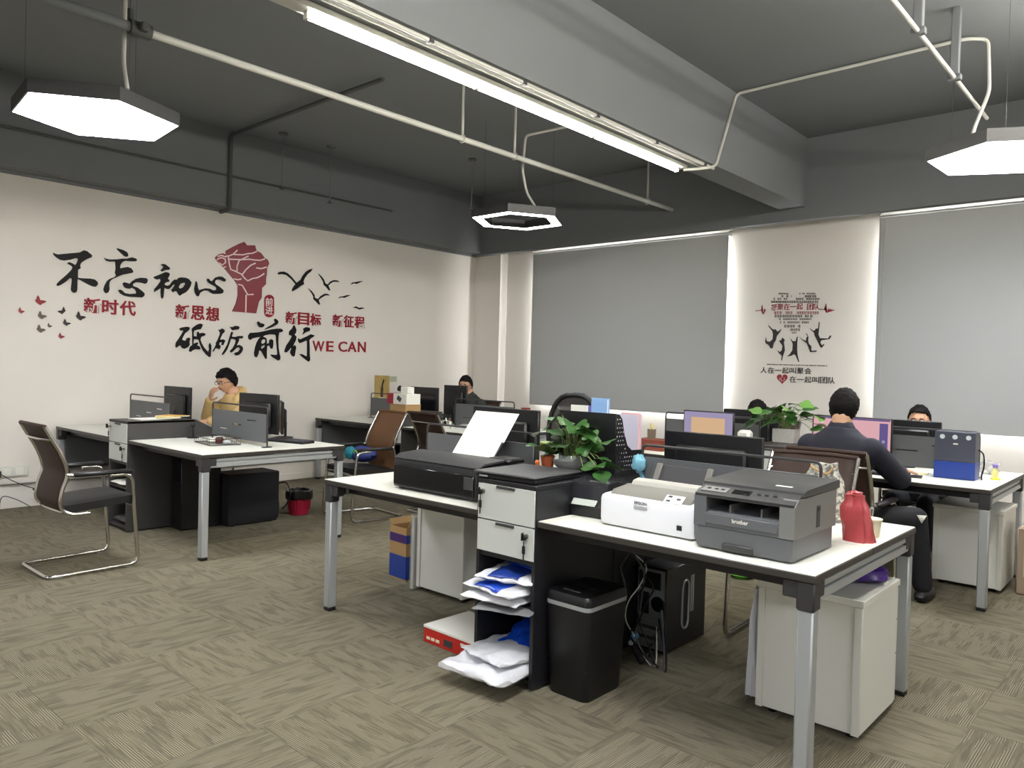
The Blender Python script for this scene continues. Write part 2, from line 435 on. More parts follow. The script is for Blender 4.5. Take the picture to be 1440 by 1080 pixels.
# pipes and conduits under the ceiling
def pipe(name, pts, r, m, label, cat, r_f=.05, extra=None, group=None):
    o = thing(name, label, cat, pts[0], 0, group)
    p0 = Vector(pts[0]); p = MB(); p.tube(fillet([Vector(q)-p0 for q in pts], r_f), r, 10); p.build('pipe_run', m, o)
    return o
px_, pz_ = -4.76, 3.36
o = pipe('sprinkler_main_pipe', [(px_, 1.98, pz_), (px_, 8.1, pz_)], .024, PIPEW, 'long white pipe running beneath the ceiling towards the windows', 'pipe')
pipe('sprinkler_feed_pipe', [(px_, YB, pz_), (px_, 1.86, pz_)], .03, CEIL, 'dark painted pipe at the top left before the white pipe', 'pipe')
for y in (4.60, 5.27, 7.55):
    p = MB(); p.cyl((0, y-1.98, .02), (0, y-1.98, ZC-pz_), .011, 8); p.build('hanger_rod', PIPEW, o)
    p = MB(); p.tube([(.033*cos(a*pi/8), y-1.98, .033*sin(a*pi/8)) for a in range(16)], .005, 6, closed=True); p.build('hanger_ring', PIPEW, o)
o = thing('pipe_coupling', 'dark grooved pipe coupling below the ceiling above the left pendant', 'coupling', (px_, 1.92, pz_))
p = MB(); p.tube([(0, -.06, 0), (0, .06, 0)], .045, 14); p.build('clamp_ring', PIPED, o)
for s in (-1, 1):
    p = MB(); p.box((s*.06, 0, 0), (.05, .05, .05), .008); p.build('clamp_ear', PIPED, o)
p = MB(); p.tube([(-.05, -.01, 0), (-.09, -.02, .06), (-.09, -.02, .14)], .018, 10); p.build('branch_elbow', PIPED, o)
pipe('right_service_pipe', [(-1.30, YB, 3.45), (-1.30, 6.9, 3.45)], .014, PIPEW, 'thin grey pipe high at the right above the solid hexagon lamp', 'pipe')
o = thing('pipe_hanger_strut', 'pair of square struts dropping from the ceiling at upper right', 'strut', (-1.30, 5.1, 3.45))
for dy in (-.15, .75):
    p = MB(); p.box((0, dy, .235), (.05, .05, .47), .004); p.build('strut', CEIL, o)
    p = MB(); p.box((0, dy, 0), (.08, .05, .04), .004); p.build('strut_clamp', CEIL, o)
pipe('wall_pipe', [(-7.90, YB, 3.42), (-7.90, 6.4, 3.42)], .012, PIPED, 'thin dark pipe running along the left ceiling beam', 'pipe')
pipe('cross_pipe', [(-5.3, 4.16, 3.86), (-7.9, 4.16, 3.86), (-7.9, 4.16, 3.05), (-8.1, 4.16, 3.05)], .02, PIPED, 'dark pipe crossing the ceiling and dropping down the left beam', 'pipe')
SPR = ['dark sprinkler drop nearest the fist emblem', 'dark sprinkler drop in front of the left ceiling beam by the birds', 'dark sprinkler drop left of the hollow hexagon lamp']
for k, (q, zt) in enumerate([((397, 262), 3.3), ((464, 282), 3.2), ((663, 290), 3.25)]):
    P = onplane(q[0], q[1], 0, -7.55 if k < 2 else -6.6)
    o = thing('sprinkler_drop', SPR[k], 'sprinkler', P, 0, 'sprinkler drops')
    p = MB(); p.cyl((0, 0, 0), (0, 0, ZC-P.z), .008, 8); p.build('drop_rod', CEIL, o)
    p = MB(); p.lathe((0, 0, ZC-P.z-.02), [(.05, 0), (.05, .02)], 16); p.build('ceiling_rose', PIPED, o)
    p = MB(); p.lathe((0, 0, -.03), [(.03, 0), (.03, .006), (.01, .012), (.012, .03)], 12); p.build('sprinkler_head', PIPED, o)
o = thing('smoke_detector', 'round ceiling device at the far upper right corner', 'detector', (-.62, 6.35, ZC-.06))
p = MB(); p.lathe((0, 0, 0), [(.03, 0), (.06, .02), (.065, .06)], 18); p.build('detector_body', PIPED, o)
p = MB(); p.cyl((.03, -.02, -.5), (.03, -.02, 0), .01, 8); p.build('drop_rod', PIPED, o)

# ceiling tube light on the beam
LEDM = emat('lit_tube', (255, 250, 238), TUBE)
o = thing('ceiling_tube_light', 'long lit fluorescent strip fixed under the ceiling beam', 'light', (-3.40, 2.17, 3.2))
p = MB(); p.b2((-.045, -.35, -.03), (.06, 3.75, 0), .004); p.build('housing', PIPEW, o)
for k in range(3):
    p = MB(); p.tube([(0, k*1.225+.02, -.052), (0, k*1.225+1.215, -.052)], .0155, 12); p.build('lit_tube', LEDM, o)
    for y in (k*1.225+.008, k*1.225+1.222):
        p = MB(); p.box((0, y, -.048), (.035, .018, .044), .003); p.build('lamp_holder', PIPEW, o)
# unseen twin strips, added overhead to brighten the right ceiling and near desks
for kk, (tx, ty, lab) in enumerate([(-1.30, -.55, 'added unseen twin strip above the picture edge'), (-.3, 2.9, 'added unseen twin strip beyond the right picture edge')]):
    o = thing('ceiling_tube_light', lab, 'light', (tx, ty, 3.42))
    p = MB(); p.b2((-.010, -.05, -.03), (.010, 3.72, .016), .003); p.build('housing', PIPEW, o)
    for k in range(3):
        for sz in (-.075, -.13):
            p = MB(); p.tube([(0, k*1.225+.02, sz), (0, k*1.225+1.215, sz)], .0155, 12); p.build('lit_tube', LEDM, o)
        for y in (k*1.225+.008, k*1.225+1.222):
            p = MB(); p.box((0, y, -.085), (.024, .018, .12), .003); p.build('lamp_holder', PIPEW, o)
    for y in (.3, 3.3):
        p = MB(); p.box((0, y, .26), (.012, .012, .48)); p.build('hanger_rod', PIPEW, o)
o = thing('beam_conduit', 'white conduit clipped along the beam beside the lit strip', 'conduit', (-3.20, 1.5, 3.19))
p = MB(); p.tube([(0, -1.5, 0), (0, 4.62, 0)], .013, 8); p.build('conduit_run', PIPEW, o)
p = MB(); p.tube([(-.06, -1.5, .0), (-.06, 4.5, .0)], .008, 8); p.build('cable_run', PIPEW, o)
for k in range(6):
    p = MB(); p.box((0, .55+k*.78, .0), (.04, .03, .034), .003); p.build('clip', DGR, o)
pts = [(-3.38, 5.92, 3.165), (-3.3, 5.98, 3.17), (-3.15, 6.06, 3.185), (-3.145, 6.4, 3.9), (-1.35, 6.37, 3.9), (-1.22, 6.42, 3.88), (-1.2, 6.42, 3.5), (-1.28, 6.36, 3.22), (-1.28, 6.3, 3.02)]
pipe('right_lamp_conduit', pts, .013, PIPEW, 'white conduit climbing from the strip end across the ceiling to the right lamp', 'conduit')
pipe('middle_lamp_conduit', [(-3.44, 5.6, 3.3), (-4.40, 5.6, 3.65), (-4.92, 5.6, 3.66), (-4.95, 5.6, 3.33), (-4.93, 5.65, 3.12), (-4.99, 5.85, 3.03)], .012, PIPEW, 'white flexible conduit hanging down to the hollow hexagon lamp', 'conduit')
pipe('left_lamp_conduit', [(-4.92, 1.9, ZC), (-4.945, 1.9, 3.2), (-4.88, 1.9, 3.03)], .014, PIPEW, 'white flexible conduit hanging down to the left hexagon lamp', 'conduit')

# hexagonal pendants
HEXM = emat('lit_hexagon_diffuser', (249, 251, 255), LAMP)
def hexlamp(c, rot, label, ring):
    o = thing('hexagon_pendant', label, 'light', (c[0], c[1], 2.945), rot, 'hexagon pendant lamps')
    R = .50
    H = lambda r, z: [Vector((r*cos(k*pi/3), r*sin(k*pi/3), z)) for k in range(6)]
    body = MB()
    if ring:
        ri = R-.125
        body.loft([H(R, .0), H(R, .085), H(ri, .085), H(ri, .0)], closed=True)
        lit = MB(); lit.loft([H(R-.012, -.0012), H(R-.012, .002), H(ri+.012, .002), H(ri+.012, -.0012)], closed=True)
    else:
        body.loft([H(R, .0), H(R, .085)])
        lit = MB(); lit.loft([H(R-.012, -.0012), H(R-.012, .002)])
    body.build('housing', DGR, o); lit.build('diffuser', HEXM, o)
    for k in range(3):
        a = k*2*pi/3+.2; p = MB(); p.tube([(.4*cos(a), .4*sin(a), .085), (.4*cos(a), .4*sin(a), ZC-2.945)], .0012, 5); p.build('suspension_wire', DGR, o)
hexlamp((-5.35, 1.90), RAD(-6), 'solid lit hexagon lamp at the upper left near the camera', False)
hexlamp((-5.35, 6.0), RAD(0), 'hollow ring hexagon lamp in the middle by the corner', True)
hexlamp((-1.045, 6.20), RAD(27), 'solid lit hexagon lamp cut by the right photo edge', False)
hexlamp((-1.05, 1.75), RAD(10), 'solid hexagon lamp overhead just outside the picture', False)
hexlamp((2.6, 1.9), RAD(10), 'added hexagon fill lamp right of the camera outside the picture', False)  # this and the following unseen pendants are added as fill light
hexlamp((-1.05, -2.2), RAD(10), 'added hexagon fill lamp behind the camera', False)
hexlamp((-5.35, -2.2), RAD(10), 'added hexagon fill lamp behind and left of the camera', False)
hexlamp((2.6, -2.2), RAD(10), 'added hexagon fill lamp behind and right of the camera', False)
hexlamp((-5.35, -6.2), RAD(10), 'added hexagon fill lamp at the rear left of the hall', False)
hexlamp((-1.05, -6.2), RAD(10), 'added hexagon fill lamp at the rear middle of the hall', False)
hexlamp((2.6, -6.2), RAD(10), 'added hexagon fill lamp at the rear right of the hall', False)

# ================================================================== wall graphics
def zpts(off, sc, s):
    return [(off[0]+a/sc, off[1]+b/sc) for a, b in s]
def decal(name, polys, axis, val, m, parent=None, depth=.006, label=None, cat=None, group=None):
    """outlines read off the wall itself, cut from thin sheet and fixed to it"""
    W = [[onplane(a, b, axis, val) for a, b in pl] for pl in polys]
    c = sum((q for l in W for q in l), Vector())/sum(len(l) for l in W)
    if axis == 0:
        L = [[((q-c).y, (q-c).z) for q in l] for l in W]; mw = Matrix(((0,0,1,c.x),(1,0,0,c.y),(0,1,0,c.z),(0,0,0,1)))
    else:
        L = [[((q-c).x, (q-c).z) for q in l] for l in W]; mw = Matrix(((1,0,0,c.x),(0,0,-1,c.y),(0,1,0,c.z),(0,0,0,1)))
    if parent is not None: mw = Matrix.Translation(-parent.location) @ mw
    o = mesh_obj(name, outline_mesh(L, depth), m, parent, mw)
    return tag(o, label, cat, group)
def strip(pts, wd):
    """outline of a line of given width"""
    A, B = [], []
    for i, p in enumerate(pts):
        a = pts[max(i-1, 0)]; b = pts[min(i+1, len(pts)-1)]; dx, dy = b[0]-a[0], b[1]-a[1]; l = math.hypot(dx, dy) or 1
        A.append((p[0]-dy/l*wd/2, p[1]+dx/l*wd/2)); B.append((p[0]+dy/l*wd/2, p[1]-dx/l*wd/2))
    return A+B[::-1]
def phrase(parent, text, pl, pr, hpx, axis, val, m, fillw=.9, depth=.01, bold=.02):
    """characters set between two photo positions on a wall"""
    A = onplane(*pl, axis, val); B = onplane(*pr, axis, val)
    up = onplane((pl[0]+pr[0])/2, (pl[1]+pr[1])/2-hpx/2, axis, val); dn = onplane((pl[0]+pr[0])/2, (pl[1]+pr[1])/2+hpx/2, axis, val)
    h = up.z-dn.z; n = len(text); z = (A.z+B.z)/2
    for i, ch in enumerate(text):
        if ch == ' ': continue
        c = A.lerp(B, (i+.5)/n); wd = (B-A).length/n
        me = fit_mesh(text_mesh(ch, depth, bold), wd*fillw, h*(1 if ch != '一' else .13))
        if axis == 0: mw = Matrix(((0,0,1,c.x),(1,0,0,c.y),(0,1,0,z),(0,0,0,1)))
        else: mw = Matrix(((1,0,0,c.x),(0,0,-1,c.y),(0,1,0,z),(0,0,0,1)))
        mesh_obj('character', me, m, parent, Matrix.Translation(-parent.location) @ mw)
WX = XL+.0085
Z1 = ((60, 340), 9.); Z2 = ((200, 350), 10.8); Z3 = ((235, 440), 12.); Z4 = ((340, 435), 12.709); Z5 = ((295, 330), 9.); Z6 = ((380, 370), 10.286); Z7 = ((15, 405), 12.)
BRUSH1 = [
 (Z1, [[(130,140),(155,150),(190,160),(470,135),(520,108),(560,118),(625,170),(620,195),(560,220),(500,255),(480,275),(472,300),(480,335),(455,350),(445,360),(445,455),(500,462),(600,465),(660,478),(695,510),(698,540),(670,568),(635,565),(560,530),(480,485),(440,470),(437,600),(430,630),(400,648),(370,630),(358,605),(370,500),(370,460),(340,460),(300,500),(230,545),(195,560),(175,548),(185,525),(230,480),(300,420),(360,360),(378,330),(370,310),(345,292),(315,280),(318,262),(340,258),(380,275),(410,295),(425,280),(440,250),(450,215),(420,205),(350,228),(270,238),(220,228),(170,195),(140,165)]]),
 (Z1, [[(935,80),(965,88),(1020,105),(1065,130),(1082,160),(1078,185),(1055,190),(1030,178),(990,140),(950,105)],
       [(778,203),(800,215),(850,225),(940,222),(1010,212),(1060,215),(1085,208),(1130,197),(1180,212),(1195,235),(1170,248),(1110,246),(1050,240),(1010,255),(990,280),(978,310),(980,338),(1030,325),(1075,318),(1120,335),(1145,370),(1140,392),(1100,400),(1010,418),(930,450),(870,480),(845,510),(840,560),(845,600),(830,640),(805,652),(780,635),(770,600),(785,550),(815,495),(850,468),(910,448),(930,425),(915,390),(925,345),(920,260),(910,250),(850,250),(805,240)],
       [(1010,525),(1035,512),(1070,520),(1100,535),(1130,500),(1180,468),(1240,455),(1310,460),(1330,480),(1320,520),(1295,532),(1240,515),(1180,512),(1140,535),(1145,560),(1200,580),(1260,625),(1290,655),(1285,685),(1255,705),(1180,700),(1100,695),(1030,680),(980,650),(955,610),(985,605),(1010,620),(1040,650),(1100,660),(1180,655),(1185,640),(1170,605),(1130,580),(1100,595),(1060,590),(1030,570)]]),
 (Z2, [[(280,240),(310,228),(345,232),(385,260),(425,295),(405,318),(350,322),(300,345),(280,325),(310,300),(325,270)],
       [(175,425),(240,400),(310,370),(350,352),(400,360),(418,385),(405,420),(385,450),(410,475),(405,500),(370,505),(345,520),(335,545),(380,560),(420,545),(450,500),(490,465),(525,468),(550,440),(590,432),(660,438),(710,460),(748,510),(735,560),(700,620),(660,660),(600,690),(572,712),(550,690),(530,650),(500,640),(465,660),(440,625),(470,590),(500,545),(470,540),(430,590),(400,612),(360,605),(335,585),(330,650),(318,740),(303,758),(285,730),(280,650),(285,590),(240,620),(180,655),(185,610),(230,560),(280,490),(275,455),(230,465),(185,450)],
       [(550,580),(580,530),(640,510),(655,530),(620,585),(570,605)]]),
 (Z2, [[(820,490),(835,520),(845,590),(860,630),(900,615),(960,598),(1030,605),(1080,630),(1130,620),(1120,580),(1060,545),(1010,515),(985,480),(985,455),(1010,452),(1030,480),(1055,495),(1080,470),(1110,435),(1170,418),(1220,425),(1270,465),(1262,495),(1235,495),(1190,470),(1140,462),(1110,480),(1100,510),(1120,540),(1180,580),(1235,630),(1225,670),(1180,682),(1080,685),(1040,665),(1000,635),(940,630),(880,665),(855,720),(830,715),(800,665),(790,610),(800,550),(812,495)]])]
BRUSH2 = [
 (Z3, [[(205,265),(250,245),(330,232),(375,240),(380,275),(345,310),(300,345),(265,410),(250,450),(290,470),(320,465),(330,430),(370,415),(390,440),(375,480),(378,540),(350,580),(290,605),(250,590),(225,545),(190,560),(155,590),(142,560),(150,500),(200,430),(250,350),(280,300),(225,295)],
       [(415,270),(450,235),(510,195),(560,180),(600,195),(590,225),(565,275),(500,285),(455,300),(445,340),(450,390),(500,400),(510,320),(530,318),(540,345),(600,335),(650,355),(630,385),(575,405),(560,450),(580,510),(620,580),(690,660),(710,620),(705,540),(720,505),(745,550),(740,650),(735,730),(715,748),(660,705),(600,625),(560,540),(530,450),(450,445),(440,520),(470,510),(510,495),(525,520),(500,545),(540,560),(565,595),(540,620),(490,610),(440,625),(395,660),(370,640),(390,570),(430,540),(425,440),(425,330)]]),
 (Z3, [[(865,280),(900,285),(925,262),(970,290),(965,325),(935,350),(910,400),(890,455),(940,445),(980,465),(965,500),(945,545),(915,540),(930,495),(885,500),(875,530),(905,560),(885,612),(850,600),(820,590),(780,655),(770,645),(800,590),(830,530),(820,515),(850,465),(890,370),(895,330)],
       [(1065,240),(1110,240),(1150,218),(1205,225),(1222,250),(1200,280),(1140,285),(1100,290)],
       [(1085,320),(1110,325),(1090,400),(1150,405),(1200,390),(1270,388),(1285,410),(1260,430),(1210,430),(1210,470),(1190,510),(1170,550),(1220,540),(1270,570),(1280,610),(1260,660),(1210,710),(1160,720),(1130,690),(1150,670),(1200,655),(1235,610),(1215,580),(1170,590),(1110,650),(1075,670),(1060,645),(1110,590),(1150,520),(1160,460),(1120,440),(1075,440),(1050,520),(1010,620),(960,690),(930,710),(925,695),(970,620),(1020,530),(1050,430)]]),
 (Z4, [[(275,225),(300,215),(330,245),(375,255),(405,270),(390,310),(350,325),(310,315),(285,275)],
       [(575,185),(600,165),(640,195),(655,230),(635,265),(560,310),(470,345),(400,362),(450,325),(530,280),(595,235)],
       [(115,470),(150,420),(200,418),(300,410),(400,390),(520,360),(620,345),(700,345),(735,370),(725,400),(690,412),(670,405),(655,470),(650,560),(655,680),(670,780),(690,860),(675,905),(650,915),(600,885),(540,845),(510,805),(560,810),(610,820),(640,800),(630,700),(615,560),(610,470),(590,450),(500,445),(420,460),(375,486),(430,510),(445,545),(445,620),(490,600),(500,545),(530,530),(560,555),(560,640),(545,705),(520,700),(490,640),(450,660),(445,760),(445,880),(425,885),(390,820),(350,750),(310,730),(295,800),(265,860),(230,840),(222,780),(240,680),(270,590),(310,520),(340,490),(250,505),(190,520),(150,548),(120,525)],
       [(350,560),(385,530),(425,545),(420,590),(370,620),(345,600)], [(345,665),(415,630),(410,670),(350,712)]]),
 (Z4, [[(845,410),(860,380),(900,345),(925,285),(945,290),(975,370),(965,420),(940,450),(975,490),(965,550),(930,620),(912,665),(950,638),(970,680),(955,760),(945,830),(920,845),(890,820),(865,770),(890,700),(870,690),(840,730),(800,770),(765,765),(770,720),(800,640),(850,570),(890,500),(895,475),(845,455)],
       [(1085,450),(1110,395),(1100,345),(1150,318),(1200,325),(1222,350),(1205,390),(1150,405),(1120,425)],
       [(1010,515),(1040,540),(1100,510),(1170,480),(1230,445),(1300,465),(1280,490),(1230,520),(1205,550),(1210,650),(1212,800),(1220,910),(1190,935),(1140,895),(1080,850),(1030,800),(1080,800),(1130,830),(1165,840),(1170,700),(1170,560),(1140,560),(1080,590),(1035,605),(1010,570)]])]
t = thing('wall_lettering', 'large black brush characters in the top row of the left wall', 'lettering', onplane(195, 410, 0, WX))
for zz, pl in BRUSH1: decal('character', [zpts(*zz, q) for q in pl], 0, WX, BLKL, t, .012)
t = thing('wall_lettering', 'large black brush characters in the lower row beside WE CAN', 'lettering', onplane(342, 490, 0, WX))
for zz, pl in BRUSH2: decal('character', [zpts(*zz, q) for q in pl], 0, WX, BLKL, t, .012)
for txt, a, b, h, lab in [('新时代', (116.7, 429.2), (192, 433.8), 21, 'red characters below the first brush character, beside the butterflies'),
                          ('新思想', (245.8, 438.4), (309.3, 441.5), 20, 'red characters left of the fist emblem wrist'),
                          ('新目标', (401, 447.3), (452, 449.5), 17.5, 'red characters under the largest bird'),
                          ('新征程', (467, 451.2), (513.2, 453), 17, 'red characters at the right end under the smallest birds')]:
    t = thing('wall_lettering', lab, 'lettering', onplane((a[0]+b[0])/2, (a[1]+b[1])/2, 0, WX), 0, 'red slogan words')
    phrase(t, txt, a, b, h, 0, WX, REDP, .92)
t = thing('wall_lettering', 'red capital letters reading WE CAN', 'lettering', onplane(477, 488, 0, WX))
for ch, x0, x1 in [('W', 439.5, 456), ('E', 459, 469), ('C', 476, 488), ('A', 489, 501.5), ('N', 503.5, 514.3)]:
    phrase(t, ch, (x0, 486.6+(x0-439)*.02), (x1, 486.6+(x1-439)*.02), 14.6, 0, WX, REDP, 1., bold=.012)
FIST = [(65,290),(110,250),(160,235),(205,250),(200,205),(280,160),(370,115),(435,90),(470,135),(570,135),(590,200),(650,235),(690,290),(735,320),(750,365),(725,420),(720,500),(710,560),(710,625),(660,675),(655,800),(620,850),(585,995),(285,970),(330,870),(355,770),(355,640),(300,560),(240,490),(180,420),(100,340)]
t = thing('fist_emblem', 'dark red raised fist emblem with white crack lines', 'emblem', onplane(340, 390, 0, WX))
decal('fist_panel', [zpts(*Z5, FIST)], 0, WX, mat('dark_red_acrylic', (126, 22, 36), .3), t, .012)
CRK = [[(205,270),(240,270),(300,245),(350,195)], [(300,250),(420,255),(480,240),(540,235),(600,210)], [(240,310),(380,315),(440,315),(500,310),(560,320),(640,325),(700,305)], [(490,270),(430,300),(370,330),(345,400),(345,460)],
       [(235,280),(245,360),(265,440),(330,465),(400,500),(440,550),(480,585),(540,555),(600,545),(650,520),(690,490)], [(410,505),(460,440),(520,385),(580,360)], [(590,420),(650,430),(720,410)], [(300,560),(360,570),(400,560)],
       [(360,630),(410,640),(440,690),(480,760),(555,755)], [(460,760),(455,985)], [(90,320),(115,300),(150,290),(195,310),(200,350),(160,385),(115,355)], [(165,420),(205,405)], [(100,275),(150,262),(210,285)]]
for c in CRK: decal('crack_line', [zpts(*Z5, strip(c, 15))], 0, WX+.008, mat('white_inlay', (232, 205, 200), .4), t, .004)
PILL = [(752+62*cos(a), (820 if sin(a) < 0 else 985)+60*sin(a)) for a in [k*pi/12 for k in range(24)]]
t = thing('seal_emblem', 'small red oval seal with two white characters beside the fist', 'emblem', onplane(378.5, 430, 0, WX))
decal('seal_panel', [zpts(*Z5, PILL)], 0, WX, REDP, t, .008)
wt = mat('white_letter_acrylic', (225, 215, 210), .4)
phrase(t, '前', (373, 424.5), (384, 424.6), 11.5, 0, WX+.006, wt, .95, .004, .01)
phrase(t, '进', (373, 436.5), (384, 436.6), 11.5, 0, WX+.006, wt, .95, .004, .01)
BIRDS = [
 ([(105,145),(140,125),(200,122),(250,145),(310,200),(380,285),(440,240),(465,190),(510,130),(560,95),(615,80),(590,120),(540,160),(500,215),(480,265),(490,305),(440,330),(390,370),(320,410),(315,385),(345,330),(370,305),(300,225),(230,170),(170,160),(120,165)], 'largest black bird decal right of the fist'),
 ([(695,150),(740,190),(780,245),(795,290),(830,310),(870,265),(920,245),(970,250),(1005,275),(960,270),(910,272),(870,295),(840,325),(870,395),(850,395),(810,345),(775,315),(770,270),(730,205)], 'upper medium black bird decal with raised left wing'),
 ([(550,365),(600,405),(640,460),(645,500),(690,520),(730,475),(790,440),(830,445),(865,468),(800,468),(740,500),(700,535),(722,600),(705,600),(660,550),(625,520),(625,480),(590,420)], 'lower medium black bird decal above the red words'),
 ([(1160,310),(1190,280),(1240,272),(1290,262),(1345,260),(1310,275),(1250,302),(1215,292)], 'small bird decal highest at the right of the flock'),
 ([(985,510),(1010,485),(1060,478),(1110,462),(1165,463),(1130,478),(1075,502),(1030,495)], 'small bird decal in the middle of the flock'),
 ([(1195,645),(1240,625),(1280,645),(1330,640),(1365,655),(1330,662),(1290,672),(1240,650)], 'small bird decal lowest at the right of the flock')]
for pl, lab in BIRDS: decal('bird_decal', [zpts(*Z6, pl)], 0, WX, BLKL, None, .008, lab, 'decal', 'birds on the left wall')
BUT = [(465,120),(485,160),(500,205),(545,205),(605,225),(575,250),(530,265),(505,290),(465,265),(430,235),(412,205),(435,185),(440,150)]
for bb, mir, m, lab in [((412,120,605,290), 0, DECALR, 'largest red butterfly decal on the left wall'), ((130,328,240,432), 0, DECALR, 'small red butterfly decal leftmost of the swarm'),
                   ((455,385,615,525), 0, DECALG, 'brown grey butterfly decal below the largest red one'), ((790,315,930,440), 1, DECALB, 'black butterfly decal with mirrored wings'),
                   ((1100,390,1275,550), 0, DECALB, 'largest black butterfly decal touching the red words'), ((880,520,1020,640), 0, DECALB, 'black butterfly decal below the mirrored one'),
                   ((440,615,595,755), 0, DECALG, 'brown grey butterfly decal lowest at the left of the swarm'), ((620,590,705,670), 0, DECALG, 'tiny brown butterfly decal in the middle of the swarm'),
                   ((808,755,915,855), 0, DECALR, 'small red butterfly decal lowest of the swarm')]:
    q = []
    for x, y in BUT:
        u, v_ = (x-412)/193, (y-120)/170
        if mir: u = 1-u
        q.append((bb[0]+u*(bb[2]-bb[0]), bb[1]+v_*(bb[3]-bb[1])))
    decal('butterfly_decal', [zpts(*Z7, q)], 0, WX, m, None, .004, lab, 'decal', 'butterflies on the left wall')

# mural on the pier between the two blinds
WY = YW-.003; Z8 = ((1055, 400), 10.8)
t = thing('heart_mural', 'heart of small printed words with a red heartbeat line', 'decal', onplane(1118, 435, 1, WY))
rnd = random.Random(3)
ROWS = [(140,25,[(430,580),(745,1000)],0), (180,38,[(360,630),(790,1040)],0), (220,34,[(350,560),(690,1060)],0), (265,38,[(315,1080)],0), (432,44,[(320,640),(670,1040)],1),
        (482,42,[(370,890),(910,990)],0), (527,30,[(410,930)],0), (577,30,[(450,890)],0), (635,44,[(515,825)],0), (690,44,[(570,770)],0), (735,18,[(630,705)],0)]
for yy, hh, segs, red in ROWS:
    polys = []
    for a, b in segs:
        x = a
        while x < b-8:
            wd = min(hh*rnd.uniform(.7, .95), b-x)
            if rnd.random() < .88:
                for q in range(3):
                    y0 = yy-hh/2+hh*(q+.15)/3; polys.append([(x, y0), (x+wd, y0), (x+wd, y0+hh*.13), (x, y0+hh*.13)])
                x2 = x+wd*rnd.choice((.3, .5, .7)); polys.append([(x2, yy-hh/2), (x2+wd*.14, yy-hh/2), (x2+wd*.14, yy+hh/2), (x2, yy+hh/2)])
            x += wd*1.12
    W = MB()
    for pl in polys:
        Q = [onplane(*q, 1, WY) - t.location for q in zpts(*Z8, pl)]
        W.loft([Q, [p+Vector((0, -.0015, 0)) for p in Q]])
    W.build('word_row', DECALR if red else DECALB, t, recalc=True)['kind'] = 'stuff'
phrase(t, '凝聚在一起', (1084, 431.3), (1129.3, 431.6), 9, 1, WY, DECALR, .95, .003, .01)
phrase(t, '团队', (1134.5, 431.0), (1152.5, 431.2), 9, 1, WY, DECALR, .95, .003, .01)
for c in ([(80,400),(165,395),(180,310),(195,450),(215,370),(240,385),(318,385)], [(1052,378),(1125,380),(1150,290),(1165,430),(1180,375),(1290,385)]):
    decal('heartbeat_line', [zpts(*Z8, strip(c, 11))], 1, WY, DECALR, t, .003)
JUMP = [
 ([(270,610),(330,670),(350,685),(385,680),(410,715),(435,710),(465,675),(470,690),(435,745),(405,780),(390,850),(360,890),(340,970),(310,970),(285,930),(265,910),(235,895),(225,860),(240,800),(250,860),(300,870),(340,830),(345,760),(335,710),(280,640)], 'black jumping figure silhouette furthest left under the heart'),
 ([(435,850),(465,850),(490,805),(525,845),(510,880),(520,940),(525,1000),(500,1080),(480,1160),(470,1150),(478,1080),(440,1050),(405,995),(450,1025),(480,1000),(490,930),(460,890)], 'slim arched jumping figure silhouette second from left'),
 ([(610,815),(640,860),(690,860),(710,790),(722,800),(715,880),(712,990),(720,1080),(745,1177),(730,1175),(690,1080),(665,1060),(620,1085),(555,1094),(600,1060),(640,1000),(645,900),(620,850)], 'middle jumping figure silhouette with both arms raised'),
 ([(755,800),(800,835),(845,855),(850,815),(870,790),(845,740),(860,745),(885,800),(880,850),(890,900),(930,940),(925,990),(935,1010),(1010,1000),(1005,1022),(910,1028),(885,960),(855,890),(800,850)], 'jumping figure silhouette with bent legs second from right'),
 ([(905,665),(960,705),(985,690),(1000,670),(1030,670),(1045,565),(1057,575),(1045,680),(1035,760),(1060,815),(1180,820),(1210,775),(1235,780),(1205,830),(1080,850),(1065,880),(1090,925),(1120,900),(1125,915),(1085,965),(1060,945),(1020,860),(975,770),(970,735),(915,685)], 'black jumping figure silhouette furthest right under the heart')]
for pl, lab in JUMP: decal('jumper_decal', [zpts(*Z8, pl)], 1, WY, DECALB, None, .003, lab, 'decal', 'jumping figures on the pier')
t = thing('mural_lettering', 'upper line of dark characters below the jumping figures', 'lettering', onplane(1105, 521, 1, WY))
phrase(t, '人在一起叫聚会', (1069, 519.8), (1141.5, 522.4), 8.8, 1, WY, DECALB, .9, .003, .012)
t = thing('mural_lettering', 'lower line of dark characters with a red heart badge', 'lettering', onplane(1138, 534, 1, WY))
phrase(t, '在一起叫团队', (1109.6, 532.9), (1174.8, 535.4), 9, 1, WY, DECALB, .9, .003, .012)
hp = []
for k in range(28):
    a = 2*pi*k/28; hp.append((1100+7.6*(16*sin(a)**3)/16, 532.2-7.4*(13*cos(a)-5*cos(2*a)-2*cos(3*a)-cos(4*a))/15))
decal('heart_badge', [hp], 1, WY, DECALR, t, .003)
phrase(t, '心', (1095.6, 532), (1104.4, 532.2), 7.5, 1, WY-.002, mat('pale_vinyl', (214, 190, 186), .6), .95, .002, .0)
t = thing('mural_lettering', 'tiny line of illegible print above the two mural lines', 'lettering', onplane(1120, 513, 1, WY))
W = MB(); x = 1078.5
while x < 1163:
    wd = rnd.uniform(1., 2.4); y0 = 511.6+(x-1078)*.026
    Q = [onplane(a, b, 1, WY)-t.location for a, b in ((x, y0), (x+wd, y0), (x+wd, y0+1.4), (x, y0+1.4))]
    W.loft([Q, [p+Vector((0, -.0015, 0)) for p in Q]]); x += wd+rnd.choice((.4, .5, 1.2))
W.build('print_line', DECALG, t)['kind'] = 'stuff'

